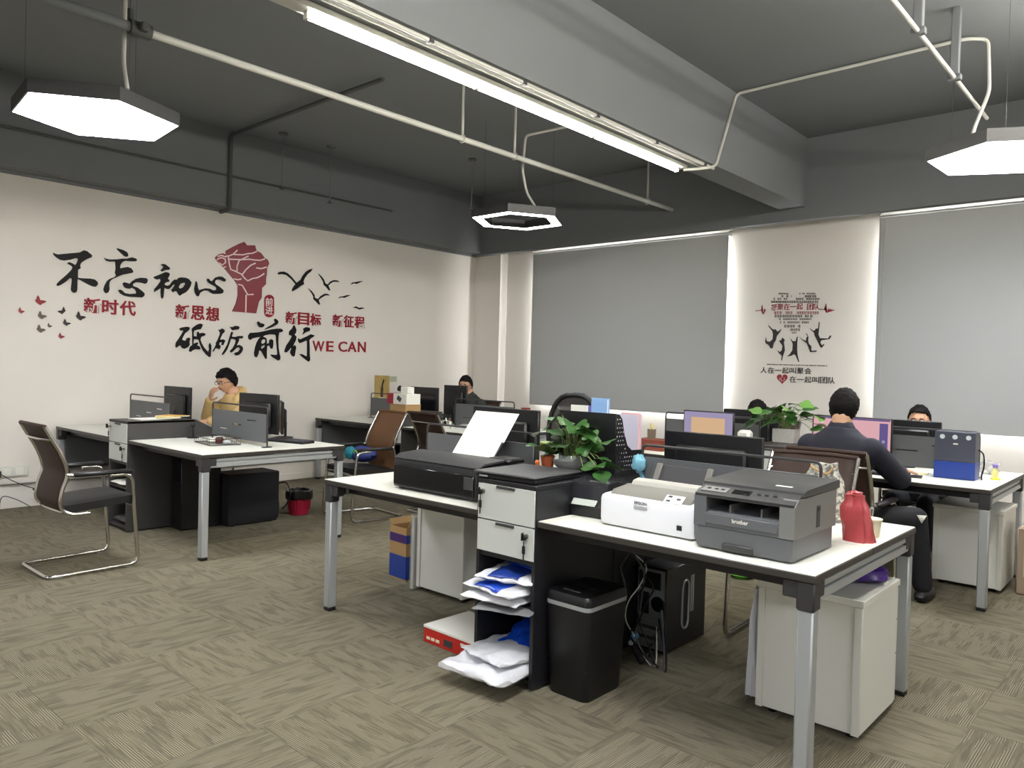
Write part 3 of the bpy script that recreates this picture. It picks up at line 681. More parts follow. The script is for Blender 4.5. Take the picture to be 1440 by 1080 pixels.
# ================================================================== desks and cabinets
def desk(label, x0, x1, y0, y1, outer, end_panel=False):
    ox, oy = (x0+x1)/2, (y0+y1)/2
    t = thing('office_desk', label, 'desk', (ox, oy, 0), 0, 'white topped bench desks')
    hw, hd = (x1-x0)/2, (y1-y0)/2
    for s in (-1, 1):
        p = MB(); a, b = (-hd, -.002) if s < 0 else (.002, hd)
        p.b2((-hw, a, .722), (hw, b, .7465), .002, 1); p.b2((-hw+.003, a+.003, .7462), (hw-.003, b-.003, .75), .0012, 0)
        p.build('desktop', [WTOP, EDGE], t)
    ex = outer*hw
    for s in (-1, 1):
        lx, ly = ex-outer*.034, s*(hd-.034)
        p = MB(); p.box((lx, ly, .3225), (.054, .054, .605), .006); lg = p.build('leg', ALU, t)
        p = MB(); p.box((lx, ly, .01), (.05, .05, .02), .003); p.build('foot', BLK, lg)
        p = MB(); p.box((lx, ly, .673), (.062, .062, .1), .006); p.box((lx, ly-s*.05, .69), (.05, .06, .06), .004); p.box((lx-outer*.05, ly, .69), (.06, .05, .06), .004)
        p.build('leg_bracket', BRK, lg)
        p = MB(); p.box((-outer*.04, s*(hd-.10), .697), (2*hw-.16, .03, .046), .003); p.build('side_rail', BLK, t)
    p = MB(); xr = ex-outer*.03
    p.box((xr, 0, .703), (.036, 2*hd-.14, .022), .003); p.box((xr-outer*.006, 0, .688), (.02, 2*hd-.14, .02), 0); p.box((xr, 0, .667), (.04, 2*hd-.14, .034), .004)
    p.build('end_rail', ALU, t)
    if end_panel:
        p = MB(); p.box((ex-outer*.05, 0, .54), (.016, 2*hd-.14, .34), .002); p.build('end_panel', SCRG, t)
        p = MB(); p.box((ex-outer*.05, 0, .36), (.03, 2*hd-.14, .03), .002); p.build('end_panel_rail', EDGE, t)
    return t
R1, R2 = (2.55, 3.75), (5.40, 6.60)
desk('front bench desk under the black inkjet printer', -3.70, -2.475, *R1, -1)
desk('front bench desk carrying the white and the grey printers', -2.115, -.92, *R1, 1)
desk('left bench desk over the covered tower and wastebasket', -6.41, -5.16, *R1, 1)
desk('desk against the left wall behind the foreground chair', -8.08, -6.79, *R1, -1, True)
desk('far bench desk against the left wall beside the yellow folder', -8.05, -6.79, *R2, -1, True)
desk('far bench desk at the end of the aisle behind the tan chair', -6.41, -5.16, *R2, 1)
desk('bench desk with the orange screen monitor before the windows', -3.70, -2.475, *R2, -1)
desk('bench desk at the right edge where the dark suited person sits', -2.115, -.92, *R2, 1)

KEYM = mat('key_metal', (150, 148, 142), .35, .8)
def cabinet(label, x0, x1, y0, depth, slope=False, body=BLKB):
    t = thing('drawer_cabinet', label, 'cabinet', ((x0+x1)/2, y0, 0), 0, 'two drawer desk cabinets')
    hw = (x1-x0)/2; H = .90
    for s in (-1, 1):
        p = MB(); xa, xb = (s*hw, s*(hw-.018))
        pr = [(0, .012), (0, H-.02), (depth, H-.02), (depth, .012)]
        if slope: pr = [(0, .012), (0, H-.001), (.565, H-.001), (.70, .83), (.86, .755), (.86, .70), (depth, .70), (depth, .012)]
        p.prism(pr, xa, xb, 0); p.build('side_panel', body, t)
    p = MB(); p.b2((-hw, -.004, H-.02), (hw, depth if not slope else .56, H), .002); p.build('top_panel', body, t)
    p = MB(); p.b2((-hw+.018, depth-.018, .012), (hw-.018, depth, H-.02 if not slope else .70)); p.build('back_panel', body, t)
    for z in (.035, .355, .555):
        p = MB(); p.b2((-hw+.018, .008, z-.009), (hw-.018, depth-.018, z+.009)); p.build('shelf', body, t)
    for k, (za, zb) in enumerate([(.57, .712), (.718, .878)]):
        dr = MB(); dr.b2((-hw+.006, -.004, za), (hw-.006, .014, zb), .0015); d = dr.build('drawer', DRW, t)
        p = MB(); p.b2((-.055, -.009, zb-.014), (.055, -.002, zb-.001), .001); p.build('handle', DGR, d)
        kx = -hw+.04 if k == 1 else hw-.045; kz = zb-.035
        p = MB(); p.cyl((kx, -.004, kz), (kx, -.013, kz), .011, 14); p.build('lock', KEYM, d)
        p = MB(); p.cyl((kx, -.013, kz), (kx, -.03, kz), .004, 8); p.box((kx, -.036, kz+.003), (.005, .018, .034), .002); p.blob((kx+.008, -.034, kz+.0), (.015, .006, .013)); p.build('key', BLK, d)
        p = MB(); p.box((kx-.003, -.022, kz-.058), (.019, .006, .036), .003); p.tube([(kx, -.026, kz), (kx-.002, -.024, kz-.02), (kx-.003, -.022, kz-.042)], .0022, 6); p.box((kx-.003, -.022, kz-.088), (.006, .004, .03), .001); p.build('key_fob', BLK, d)
    return t
cabinet('black drawer cabinet stuffed with blue and white packs between the front desks', -2.472, -2.118, 2.546, .60)
cabinet('charcoal drawer cabinet with papers on top behind the foreground chair', -6.785, -6.415, 2.546, .60, True, CHAR)
cabinet('far drawer cabinet with the red and white box stack', -6.785, -6.415, 5.396, .60, False, CHAR)
cabinet('drawer cabinet under the white basket planter', -2.472, -2.118, 5.396, .60, False, CHAR)
t = thing('back_cabinet', 'plain black cabinet back to back with the stuffed one', 'cabinet', (-2.295, 3.45, 0))
p = MB(); p.b2((-.177, -.298, .012), (.177, .298, .88)); p.build('cabinet_body', BLKB, t)
p = MB(); p.b2((-.177, -.3, .88), (.177, .3, .90), .002); p.build('top_panel', BLKB, t)

def pedestal(label, x, y, w=.415, d=.46, h=.555, grp='white drawer pedestals'):
    t = thing('drawer_pedestal', label, 'pedestal', (x, y, 0), 0, grp)
    p = MB(); p.b2((-w/2, -d/2, .03), (w/2, d/2-.02, h-.028), .002); p.build('carcass', PEDW, t)
    p = MB(); p.b2((-w/2+.001, -d/2-.006, .028), (-w/2+.03, -d/2, h-.03), .001); p.build('edge_strip', PEDW, t)
    p = MB(); p.b2((w/2-.03, -d/2-.006, .028), (w/2-.001, -d/2, h-.03), .001); p.build('edge_strip', PEDW, t)
    p = MB(); p.b2((-w/2-.006, -d/2-.012, h-.028), (w/2+.006, d/2+.004, h), .003); p.build('top_panel', PEDW, t)
    for za, zb in ((.035, .235), (.24, .38), (.385, h-.033)):
        p = MB(); p.b2((-w/2, d/2-.02, za), (w/2, d/2, zb), .002); dr = p.build('drawer', PEDW, t)
        p = MB(); p.tube([(-.06, d/2, (za+zb)/2), (-.06, d/2+.022, (za+zb)/2), (.06, d/2+.022, (za+zb)/2), (.06, d/2, (za+zb)/2)], .004, 6); p.build('handle', ALU, dr)
    for sx in (-1, 1):
        for sy in (-1, 1):
            p = MB(); p.lathe((sx*(w/2-.05), sy*(d/2-.06), 0), [(.02, 0), (.022, .004), (.022, .03)], 10); p.build('caster', BLK, t)
    return t
pedestal('white drawer pedestal under the grey printer with the purple bag', -1.137, 3.315)
pedestal('white drawer pedestal under the inkjet printer desk', -3.415, 3.43)
pedestal('white drawer pedestal under the right edge desk', -1.142, 6.17)

# ------------------------------------------------------------------ desk divider screens
def divider(label, x, y, w, slots=True):
    t = thing('desk_screen', label, 'screen', (x, y, .75), 0, 'grey steel desk screens')
    hw = w/2
    outer = [(-hw+.01, .035), (hw-.01, .035), (hw-.01, .255), (-hw+.01, .255)]
    holes = []
    if slots:
        for k, (sx, sz) in enumerate([(-.25, .10), (-.02, .145), (.21, .19)]):
            holes.append([(sx-.07, sz), (sx+.07, sz), (sx+.07, sz+.009), (sx-.07, sz+.009)])
    me = outline_mesh([outer]+holes, .012); mesh_obj('panel', me, SCRG, t, Matrix(((1,0,0,0),(0,0,-1,0),(0,1,0,0),(0,0,0,1))))
    p = MB(); p.tube(fillet([(-hw, 0, .0), (-hw, 0, .31), (hw, 0, .31), (hw, 0, .0)], .03), .0065, 8); p.build('tube_frame', BRK, t)
    for s in (-1, 1):
        p = MB(); p.box((s*(hw-.006), 0, .004), (.04, .07, .008), .002); p.build('clamp_foot', DGR, t)
    return t
divider('grey desk screen in front of the wire tray on the left bench', -5.765, 3.15, .87)
divider('grey desk screen with three light slots beside the left wall', -7.44, 3.15, .88)
divider('black backed desk screen behind the white dot matrix printer', -1.55, 3.15, .84, False)
divider('desk screen behind the inkjet printer', -3.07, 3.15, .86, False)
divider('desk screen beside the yellow folder at the left wall', -7.36, 6.0, .74, False)
divider('desk screen at the aisle end before the corner', -5.77, 6.0, .88)
divider('desk screen behind the orange monitor', -3.09, 6.0, .87, False)
divider('desk screen behind the pink monitor with the document box', -1.53, 6.0, .86)

# ------------------------------------------------------------------ monitors
SCRO = None
def monitor(label, loc, rz, w=.52, h=.31, zb=.10, screen=None, tilt=0.):
    t = thing('computer_monitor', label, 'monitor', loc, rz, 'computer monitors')
    Rm = Matrix.Rotation(tilt, 3, 'X')
    p = MB(); p.box((0, 0, zb+h/2), (w, .022, h), .004); p.build('bezel', BLK, t)
    p = MB(); p.box((0, .022, zb+h/2-.01), (w*.72, .03, h*.62), .012); p.build('rear_housing', BLK, t)
    if screen is None:
        p = MB(); p.box((0, -.0115, zb+h/2+.006), (w-.03, .002, h-.042)); p.build('display', BLKG, t)
    else:
        screen(t, w, h, zb)
    p = MB(); p.box((0, .035, zb*.75+.03), (.05, .022, zb+.13), .006); p.build('stand_neck', BLK, t)
    p = MB(); p.lathe((0, .03, 0), [(.10, 0), (.10, .006), (.03, .014)], 20, sy=.75); p.build('stand_base', BLK, t)
    return t
LAV = emat('lavender_display', (200, 188, 226), .17); ORG = emat('orange_display', (250, 208, 164), .20); PNK = emat('pink_display', (252, 196, 204), .21); VIO = emat('violet_display', (122, 108, 170), .19)
def scr_orange(t, w, h, zb):
    p = MB(); p.box((0, -.0115, zb+h/2+.006), (w-.02, .002, h-.03)); p.build('display', LAV, t)
    p = MB(); p.box((.0, -.0128, zb+h/2-.01), (w*.66, .001, h*.70)); p.build('display_window', ORG, t)
def scr_pink(t, w, h, zb):
    p = MB(); p.box((0, -.0115, zb+h/2+.006), (w-.02, .002, h-.03)); p.build('display', PNK, t)
    p = MB(); p.box((w*.40, -.0128, zb+h/2+.006), (w*.10, .001, h*.74)); p.build('display_sidebar', VIO, t)
    p = MB(); p.box((0, -.0128, zb+h-.016), (w-.03, .001, .012)); p.build('display_titlebar', VIO, t)
    p = MB(); p.cyl((w*.40, -.013, zb+h/2), (w*.40, -.0142, zb+h/2), .011, 12); p.build('display_icon', LAV, t)
monitor('black monitor seen from behind, above the keyboard on the left bench', (-5.93, 3.42, .75), pi+RAD(4), .56, .33, .06)
monitor('black monitor turned edge on beside the left bench monitor', (-6.0, 3.68, .75), RAD(-28), .34, .28, .04)
monitor('black monitor in front of the seated person in the yellow hoodie', (-7.66, 3.52, .75), pi, .58, .34, .05)
monitor('black monitor behind the inkjet paper tray', (-3.15, 3.47, .75), pi, .54, .34, .075)
monitor('black monitor seen from behind above the dot matrix printer', (-1.79, 3.50, .75), pi, .53, .30, .06)
monitor('far left monitor beside the red and white box', (-6.98, 6.22, .75), 0, .50, .32, .09)
monitor('monitor directly in front of the far left seated person', (-6.42, 6.2, .75), pi, .38, .34, .11)
monitor('monitor with an orange and lavender display', (-2.975, 5.74, .75), RAD(0), .45, .29, .065, scr_orange)
monitor('black monitor back behind the orange display', (-2.86, 6.28, .75), pi, .50, .30, .06)
monitor('monitor with a pink display in front of the suited person', (-1.88, 5.82, .75), 0, .56, .33, .045, scr_pink)
monitor('black monitor in front of the far right seated person', (-1.66, 6.30, .75), pi, .52, .30, .05)

# ------------------------------------------------------------------ cantilever chairs
def make_chair(label, loc, rz, mesh_m, seat_m=BLKV):
    t = thing('cantilever_chair', label, 'chair', loc, rz, 'chrome cantilever mesh chairs')
    hw = .255
    path = [(-hw, .10, .632), (-hw, .235, .632), (-hw, .285, .02), (-hw, -.27, .013), (hw, -.27, .013), (hw, .285, .02), (hw, .235, .632), (hw, .10, .632)]
    p = MB(); p.tube(fillet(path, .06, 5), .0125, 10); p.build('base_frame', CHROME, t)
    prof = [(-.02, .395), (-.13, .40), (-.19, .45), (-.185, .55), (-.155, .66), (-.19, .78), (-.255, .90), (-.29, .965)]
    cur = spline([(0, a, b) for a, b in prof], 5)
    for s in (-1, 1):
        p = MB(); p.tube([q+Vector((s*.235, 0, 0)) for q in cur], .0125, 8); p.build('back_rail', CHROME, t)
        p = MB(); p.box((s*.255, .055, .652), (.048, .37, .026), .011); ar = p.build('armrest', BLK, t)
        p = MB(); p.tube([(s*.238, -.16, .655), (s*.25, -.11, .648)], .013, 8); p.build('arm_joint', CHROME, ar)
        for y in (-.2, .22):
            p = MB(); p.box((s*hw, y, .006), (.03, .035, .012), .003); p.build('foot_glide', CLEAR, t)
    for k, q in enumerate((6, len(cur)-7)):
        a = cur[q]; p = MB()
        p.tube(spline([(-.235, a.y, a.z), (-.12, a.y-.03, a.z), (.12, a.y-.03, a.z), (.235, a.y, a.z)], 5), .009, 8); p.build('cross_bar', CHROME, t)
    bc = cur[8:]
    p = MB()
    def back(u, v):
        f = v*(len(bc)-1); i = min(int(f), len(bc)-2); c = bc[i].lerp(bc[i+1], f-i)
        x = (u-.5)*.455; return Vector((x, c.y-.018*(1-(2*u-1)**2)+.006, c.z))
    p.grid(back, 8, 24); o = p.build('backrest', mesh_m, t)
    md = o.modifiers.new('thick', 'SOLIDIFY'); md.thickness = .005
    p = MB(); p.tube([(-.235, bc[-1].y, bc[-1].z), (-.1, bc[-1].y-.016, bc[-1].z+.004), (.1, bc[-1].y-.016, bc[-1].z+.004), (.235, bc[-1].y, bc[-1].z)], .014, 8); p.build('top_roll', mesh_m, t)
    p = MB()
    def st(u, v, top):
        x = (u-.5)*.47; y = -.17+v*.43; e = (1-(2*u-1)**6)*(1-(2*v-1)**6)
        return Vector((x, y, (.455+.03*v if top else .405+.035*v) + (.018*e if top else -.002)))
    p.grid(lambda u, v: st(u, v, True), 12, 12); p.grid(lambda u, v: st(u, v, False), 12, 12)
    n = 13
    ring = [(i) for i in range(n)] + [n*k+n-1 for k in range(1, n)] + [n*(n-1)+i for i in range(n-2, -1, -1)] + [n*k for k in range(n-2, 0, -1)]
    L = len(ring); p.add([], [])
    p.f += [(ring[i], ring[(i+1) % L], ring[(i+1) % L]+n*n, ring[i]+n*n) for i in range(L)]; p.m += [0]*L
    p.build('seat', seat_m, t, 60)
    p = MB(); p.tube([(-.245, .25, .42), (.245, .25, .42)], .011, 8); p.build('seat_bar', CHROME, t)
    return t
make_chair('empty brown mesh chair with chrome base in the left foreground', (-5.60, 1.92, 0), RAD(0), BROWN)
make_chair('tan mesh chair beyond the left bench holding a blue bag', (-5.74, 4.40, 0), pi+RAD(-6), TANM)
make_chair('brown mesh chair just behind the tan one', (-5.42, 5.12, 0), RAD(-6), BROWN)
make_chair('dark mesh chair tucked behind the grey printer desk', (-1.60, 4.10, 0), pi+RAD(3), BROWN)
make_chair('dark mesh chair under the suited person', (-1.66, 4.98, 0), RAD(0), BROWN)
make_chair('chair under the person in the yellow hoodie', (-7.42, 4.12, 0), pi, BROWN)
make_chair('chair under the far left person behind the monitors', (-6.98, 7.04, 0), pi, BROWN)
make_chair('chair under the far right person by the window', (-1.70, 7.06, 0), pi, BROWN)
make_chair('chair under the long haired person behind the plant', (-3.08, 7.06, 0), pi, BROWN)
# round backed task chair
t = thing('task_chair', 'round backed black mesh task chair behind the wire file rack', 'chair', (-3.38, 4.22, 0), pi)
p = MB(); ring = []
for k in range(28):
    a = 2*pi*k/28; ring.append((.215*math.copysign(abs(cos(a))**.7, cos(a)), -.22-.03*abs(sin(a)), .93+.30*math.copysign(abs(sin(a))**.8, sin(a))))
p.tube(ring, .02, 8, closed=True); p.build('back_frame', BLK, t)
p = MB(); c = len(p.v); p.v = [tuple(q) for q in ring]+[(0, -.20, .93)]; p.f = [(k, (k+1) % 28, 28) for k in range(28)]; p.m = [0]*28; p.build('backrest', MESHB, t)
p = MB(); p.tube(spline([(0, -.24, .72), (0, -.26, .55), (0, -.16, .42), (0, .0, .40)], 5), .025, 8); p.build('back_post', BLK, t)
p = MB(); p.blob((0, .02, .46), (.25, .24, .05), .03, 1, e=.6); p.build('seat', BLKV, t)
p = MB(); p.cyl((0, 0, .08), (0, 0, .42), .028, 12); p.build('gas_lift', BLK, t)
for k in range(5):
    a = 2*pi*k/5+.3; p = MB(); p.tube([(0, 0, .1), (.28*cos(a), .28*sin(a), .065)], [.03, .018], 8); lg = p.build('star_leg', BLK, t)
    p = MB(); p.cyl((.28*cos(a)-.014*sin(a), .28*sin(a)+.014*cos(a), .028), (.28*cos(a)+.014*sin(a), .28*sin(a)-.014*cos(a), .028), .028, 12); p.build('caster', BLK, lg)

# ================================================================== printers on the front bench
def rbox_loft(p, pr, xa, xb, r=.012, m=0):
    """profile in (y,z) swept along x with softened ends"""
    cy = sum(q[0] for q in pr)/len(pr); cz = sum(q[1] for q in pr)/len(pr)
    def sh(x, k): return [Vector((x, cy+(q[0]-cy)*k, cz+(q[1]-cz)*k)) for q in pr]
    k = .955; p.loft([sh(xa, k), sh(xa+r*.35, .985), sh(xa+r, 1), sh(xb-r, 1), sh(xb-r*.35, .985), sh(xb, k)], m=m)
# black A3 inkjet
t = thing('inkjet_printer', 'wide black inkjet printer with paper standing in its rear feed', 'printer', (-2.905, 2.655, .75))
p = MB(); rbox_loft(p, [(.004, .012), (0, .03), (0, .135), (.012, .158), (.05, .172), (.27, .188), (.30, .178), (.31, .15), (.31, .012)], -.315, .315, .014); p.build('body', BLK, t)
p = MB(); p.b2((-.30, -.008, .022), (.30, .002, .128), .003); p.build('front_flap', BLKG, t)
p = MB(); rbox_loft(p, [(.012, .160), (.05, .176), (.2, .186), (.2, .196), (.05, .186), (.008, .166)], -.318, .318, .01); p.build('scanner_lid', DGR, t)
p = MB(); p.b2((.235, -.010, .06), (.30, -.006, .12), .002); p.build('control_strip', DGR, t)
p = MB(); p.box((.01, .381, .284), (.29, .008, .27), .003, Matrix.Rotation(RAD(-38), 3, 'X')); p.build('paper_support', BLK, t)
p = MB(); p.box((.18, .30, .225), (.012, .014, .10), .002, Matrix.Rotation(RAD(-38), 3, 'X')); p.build('edge_guide', BLK, t)
p = MB(); p.b2((.19, .20, .17), (.34, .33, .20), .01); p.build('ink_tank', BLK, t)
for sx in (-1, 1):
    p = MB(); p.b2((sx*.28-.02, .03, 0), (sx*.28+.02, .28, .013), .003); p.build('rubber_foot', BLK, t)
o = tag(MB().box((0, 0, 0), (.325, .0016, .30), 0, Matrix.Rotation(RAD(-38), 3, 'X')).build('paper_sheet', PAPER), 'white sheet of paper standing in the inkjet printer', 'paper'); o.location = (-2.89, 3.02, 1.045)
# flat closed scanner on the cabinet
t = thing('flatbed_scanner', 'flat black closed device lying on the front cabinet', 'scanner', (-2.325, 2.735, .90), RAD(3))
p = MB(); p.box((0, 0, .0125), (.345, .37, .021), .004); p.build('body', BLK, t)
p = MB(); p.box((0, -.005, .0285), (.355, .375, .011), .004); p.build('lid', DGR, t)
p = MB(); p.box((-.12, -.187, .013), (.05, .002, .008)); p.build('nameplate', ALU, t)
# label printer
t = thing('label_printer', 'small black label printer with clear lid and silver label', 'printer', (-2.035, 2.90, .75), RAD(4))
p = MB(); rbox_loft(p, [(-.115, .004), (-.12, .05), (-.085, .075), (-.07, .14), (.02, .15), (.12, .14), (.125, .004)], -.095, .095, .01); p.build('body', BLK, t)
p = MB(); rbox_loft(p, [(-.105, .08), (-.098, .155), (.06, .172), (.10, .15), (.10, .145), (.055, .165), (-.09, .148), (-.096, .08)], -.092, .092, .006); p.build('clear_lid', LIDC, t)
p = MB(); p.box((-.012, -.115, .066), (.125, .003, .033), .001, Matrix.Rotation(RAD(-42), 3, 'X')); sv = p.build('label_plate', mat('silver_label', (196, 204, 196), .3, .3), t)
p = MB(); p.cyl((-.05, .0, .115), (.05, .0, .115), .035, 16); p.build('label_roll', PAPER, t)
# white dot matrix printer
GTOP = mat('warm_grey_plastic', (112, 110, 104), .5); WPL = mat('white_printer_plastic', (222, 223, 228), .4)
t = thing('dot_matrix_printer', 'white dot matrix printer with grey top and control keys', 'printer', (-1.67, 2.70, .75), RAD(-1))
p = MB(); rbox_loft(p, [(.006, .008), (0, .03), (0, .118), (.008, .13), (.03, .135), (.26, .15), (.27, .12), (.27, .008)], -.223, .223, .02); p.build('body', WPL, t)
p = MB(); rbox_loft(p, [(.018, .1265), (.05, .152), (.17, .166), (.17, .13), (.03, .12)], -.195, .188, .012); p.build('top_cover', GTOP, t)
p = MB(); rbox_loft(p, [(.15, .155), (.17, .182), (.21, .19), (.255, .175), (.255, .14), (.15, .14)], -.175, .212, .012); p.build('rear_cover', mat('light_grey_plastic', (176, 174, 166), .5), t)
p = MB(); p.box((.115, .032, .1475), (.085, .045, .003), .001, Matrix.Rotation(RAD(38), 3, 'X')); kp = p.build('key_panel', WPL, t)
for kx, ky in ((-.022, .012), (-.022, -.012), (.02, .002)):
    p = MB(); p.box((.115+kx, .032+ky*.79, .1495+ky*.6), (.018, .01, .003), .001, Matrix.Rotation(RAD(38), 3, 'X')); p.build('key', DGR, kp)
p = MB(); p.b2((.150, -.004, .035), (.172, .002, .055), .001); p.build('power_switch', BLK, t)
p = MB(); p.b2((-.055, -.0035, .093), (.012, .001, .108), .003); p.build('badge', mat('badge_grey', (168, 168, 172), .35), t)
me = fit_mesh(text_mesh('EPSON', .001, .01), .058, .013); mesh_obj('brand_lettering', me, DGR, t, Matrix(((1,0,0,-.022),(0,0,-1,-.0012),(0,1,0,.118),(0,0,0,1))))
p = MB(); p.box((-.02, .30, .185), (.30, .005, .13), .002, Matrix.Rotation(RAD(-28), 3, 'X')); p.build('paper_guide', DGR, t)
for sx in (-.135, .115):
    p = MB(); p.box((sx, .295, .188), (.028, .012, .135), .003, Matrix.Rotation(RAD(-28), 3, 'X')); p.build('paper_edge_guide', GTOP, t)
p = MB(); p.cyl((-.223, .2, .12), (-.236, .2, .12), .016, 14); p.build('platen_knob', GTOP, t)
# grey laser multifunction printer
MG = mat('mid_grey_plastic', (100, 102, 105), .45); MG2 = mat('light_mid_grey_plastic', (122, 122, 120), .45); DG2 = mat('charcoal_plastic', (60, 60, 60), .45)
t = thing('laser_printer', 'grey laser multifunction printer with dark scanner lid', 'printer', (-1.218, 2.63, .75), RAD(0))
hw = .19
p = MB(); rbox_loft(p, [(.01, .006), (0, .02), (0, .085), (.40, .085), (.40, .006)], -hw+.006, hw-.006, .012); tray = p.build('paper_tray', MG, t)
p = MB(); p.b2((-.075, -.006, .008), (.045, .006, .034), .003); p.build('tray_grip', DG2, tray)
p = MB(); rbox_loft(p, [(-.002, .087), (-.002, .14), (.02, .145), (.28, .16), (.40, .16), (.40, .087)], -hw, hw, .012); p.build('lower_body', MG, t)
for s in (-1, 1):
    p = MB(); a, b = (-hw, -hw+.048) if s < 0 else (hw-.052, hw)
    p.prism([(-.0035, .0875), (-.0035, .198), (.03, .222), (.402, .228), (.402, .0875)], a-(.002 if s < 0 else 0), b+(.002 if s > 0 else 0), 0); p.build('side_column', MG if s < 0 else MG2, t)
p = MB(); p.b2((-hw+.04, .26, .15), (hw-.04, .40, .226)); p.build('rear_body', MG, t)
p = MB(); p.prism([(-.002, .196), (.26, .205), (.26, .224), (.04, .224), (-.002, .203)], -hw+.04, hw-.04, 0); p.build('slot_roof', MG, t)
p = MB(); p.b2((-hw+.046, .0, .100), (hw-.056, -.007, .137), .002); fc = p.build('front_cover', MG, t)
me = fit_mesh(text_mesh('brother', .001, .018), .062, .015); mesh_obj('brand_lettering', me, PAPER, fc, Matrix(((1,0,0,-.005),(0,0,-1,-.0078),(0,1,0,.122),(0,0,0,1))))
for kx in (-.06, .06):
    p = MB(); p.b2((kx, .02, .145), (kx+.006, .2, .175)); p.build('exit_rib', MG2, t)
p = MB(); p.prism([(-.004, .199), (-.006, .208), (.075, .236), (.085, .222), (.03, .21)], -hw+.002, hw-.002, 0); cp = p.build('control_panel', DG2, t)
RC = Matrix.Rotation(RAD(19), 3, 'X')
p = MB(); p.box((-.02, .034, .2235), (.07, .03, .004), .001, RC); p.build('display_window', BLKG, cp)
p = MB(); p.box((-.125, .034, .2235), (.10, .04, .003), .001, RC); p.build('button_plate', MG2, cp)
for kx in (-.15, -.12, -.095, .045, .075, .105):
    p = MB(); p.box((kx, .034, .226), (.014, .009, .003), .001, RC); p.build('button', BLK, cp)
p = MB(); p.prism([(.072, .228), (.075, .243), (.10, .25), (.42, .262), (.43, .255), (.43, .23)], -hw-.004, hw+.004, 0); lid = p.build('scanner_lid', DG2, t)
p = MB(); p.box((.10, .125, .2525), (.06, .016, .0012), 0, Matrix.Rotation(RAD(2.2), 3, 'X')); p.build('lid_sticker', PAPER, lid)
p = MB(); p.b2((hw-.002, .20, .105), (hw+.0035, .235, .185), .001); p.build('side_grip', DG2, t)
p = MB(); p.b2((hw-.001, .205, .165), (hw+.005, .232, .18), .001); p.build('side_latch', BLK, t)
p = MB()
p.b2((-hw+.03, .05, 0), (hw-.03, .36, .008)); p.build('base_foot', BLK, t)

# ------------------------------------------------------------------ bags, cups, shelf packs
def bag_mesh(p, base, h, seed, lean=(0, 0), amp=.12, n=26, top=.35, m=0):
    """soft upright bag: loops over height with folds"""
    L = []
    for j in range(15):
        v = j/14; k = (1-.12*v) if v < .7 else max(top, .92-(v-.7)*1.7)
        l = []
        for i in range(n):
            a = 2*pi*i/n; f = 1+amp*noise.noise(Vector((cos(a)*2.2, sin(a)*2.2, v*2+seed)))+amp*.5*sin(a*7+seed)*v
            l.append(Vector((base[0]*cos(a)*k*f+lean[0]*v, base[1]*sin(a)*k*f+lean[1]*v, h*v+(.012*noise.noise(Vector((a, v*3, seed))) if 0 < v else 0))))
        L.append(l)
    p.loft(L, m=m)
PINKB = mat('pink_red_plastic_film', (186, 76, 80), .3, noise_amt=.35, bump=.5, noise_scale=22)
t = thing('plastic_bag', 'pink red plastic bag standing beside the grey printer', 'bag', (-1.005, 3.24, .75))
p = MB(); bag_mesh(p, (.06, .05), .185, 3, (-.018, .0), .32, top=.62); p.build('bag_film', PINKB, t)
p = MB(); p.blob((-.02, 0, .185), (.03, .026, .014), .5, 2); p.build('tied_top', PINKB, t)
CREAM = mat('cream_paper', (226, 216, 188), .7)
t = thing('paper_cup', 'small cream tub beside the pink plastic bag', 'cup', (-1.0, 3.375, .75))
p = MB(); p.lathe((0, 0, 0), [(.034, 0), (.042, .07), (.044, .072), (.041, .072), (.033, .004)], 20); p.build('cup_wall', CREAM, t)
p = MB(); p.lathe((0, 0, .069), [(.045, 0), (.045, .006)], 20); p.build('lid', CREAM, t)
PURP = mat('purple_plastic_film', (72, 36, 130), .3, bump=.5, noise_scale=30)
t = thing('plastic_bag', 'purple plastic bag lying on the white pedestal', 'bag', (-1.04, 3.40, .557))
p = MB(); p.blob((0, 0, .035), (.11, .09, .045), .22, 5, 2., 24, 14, flat=-.034); p.build('bag_film', PURP, t)
p = MB(); p.tube(spline([(-.04, 0, .07), (-.05, -.02, .095), (-.02, -.03, .085)], 5), .012, 6); p.build('bag_knot', PURP, t)

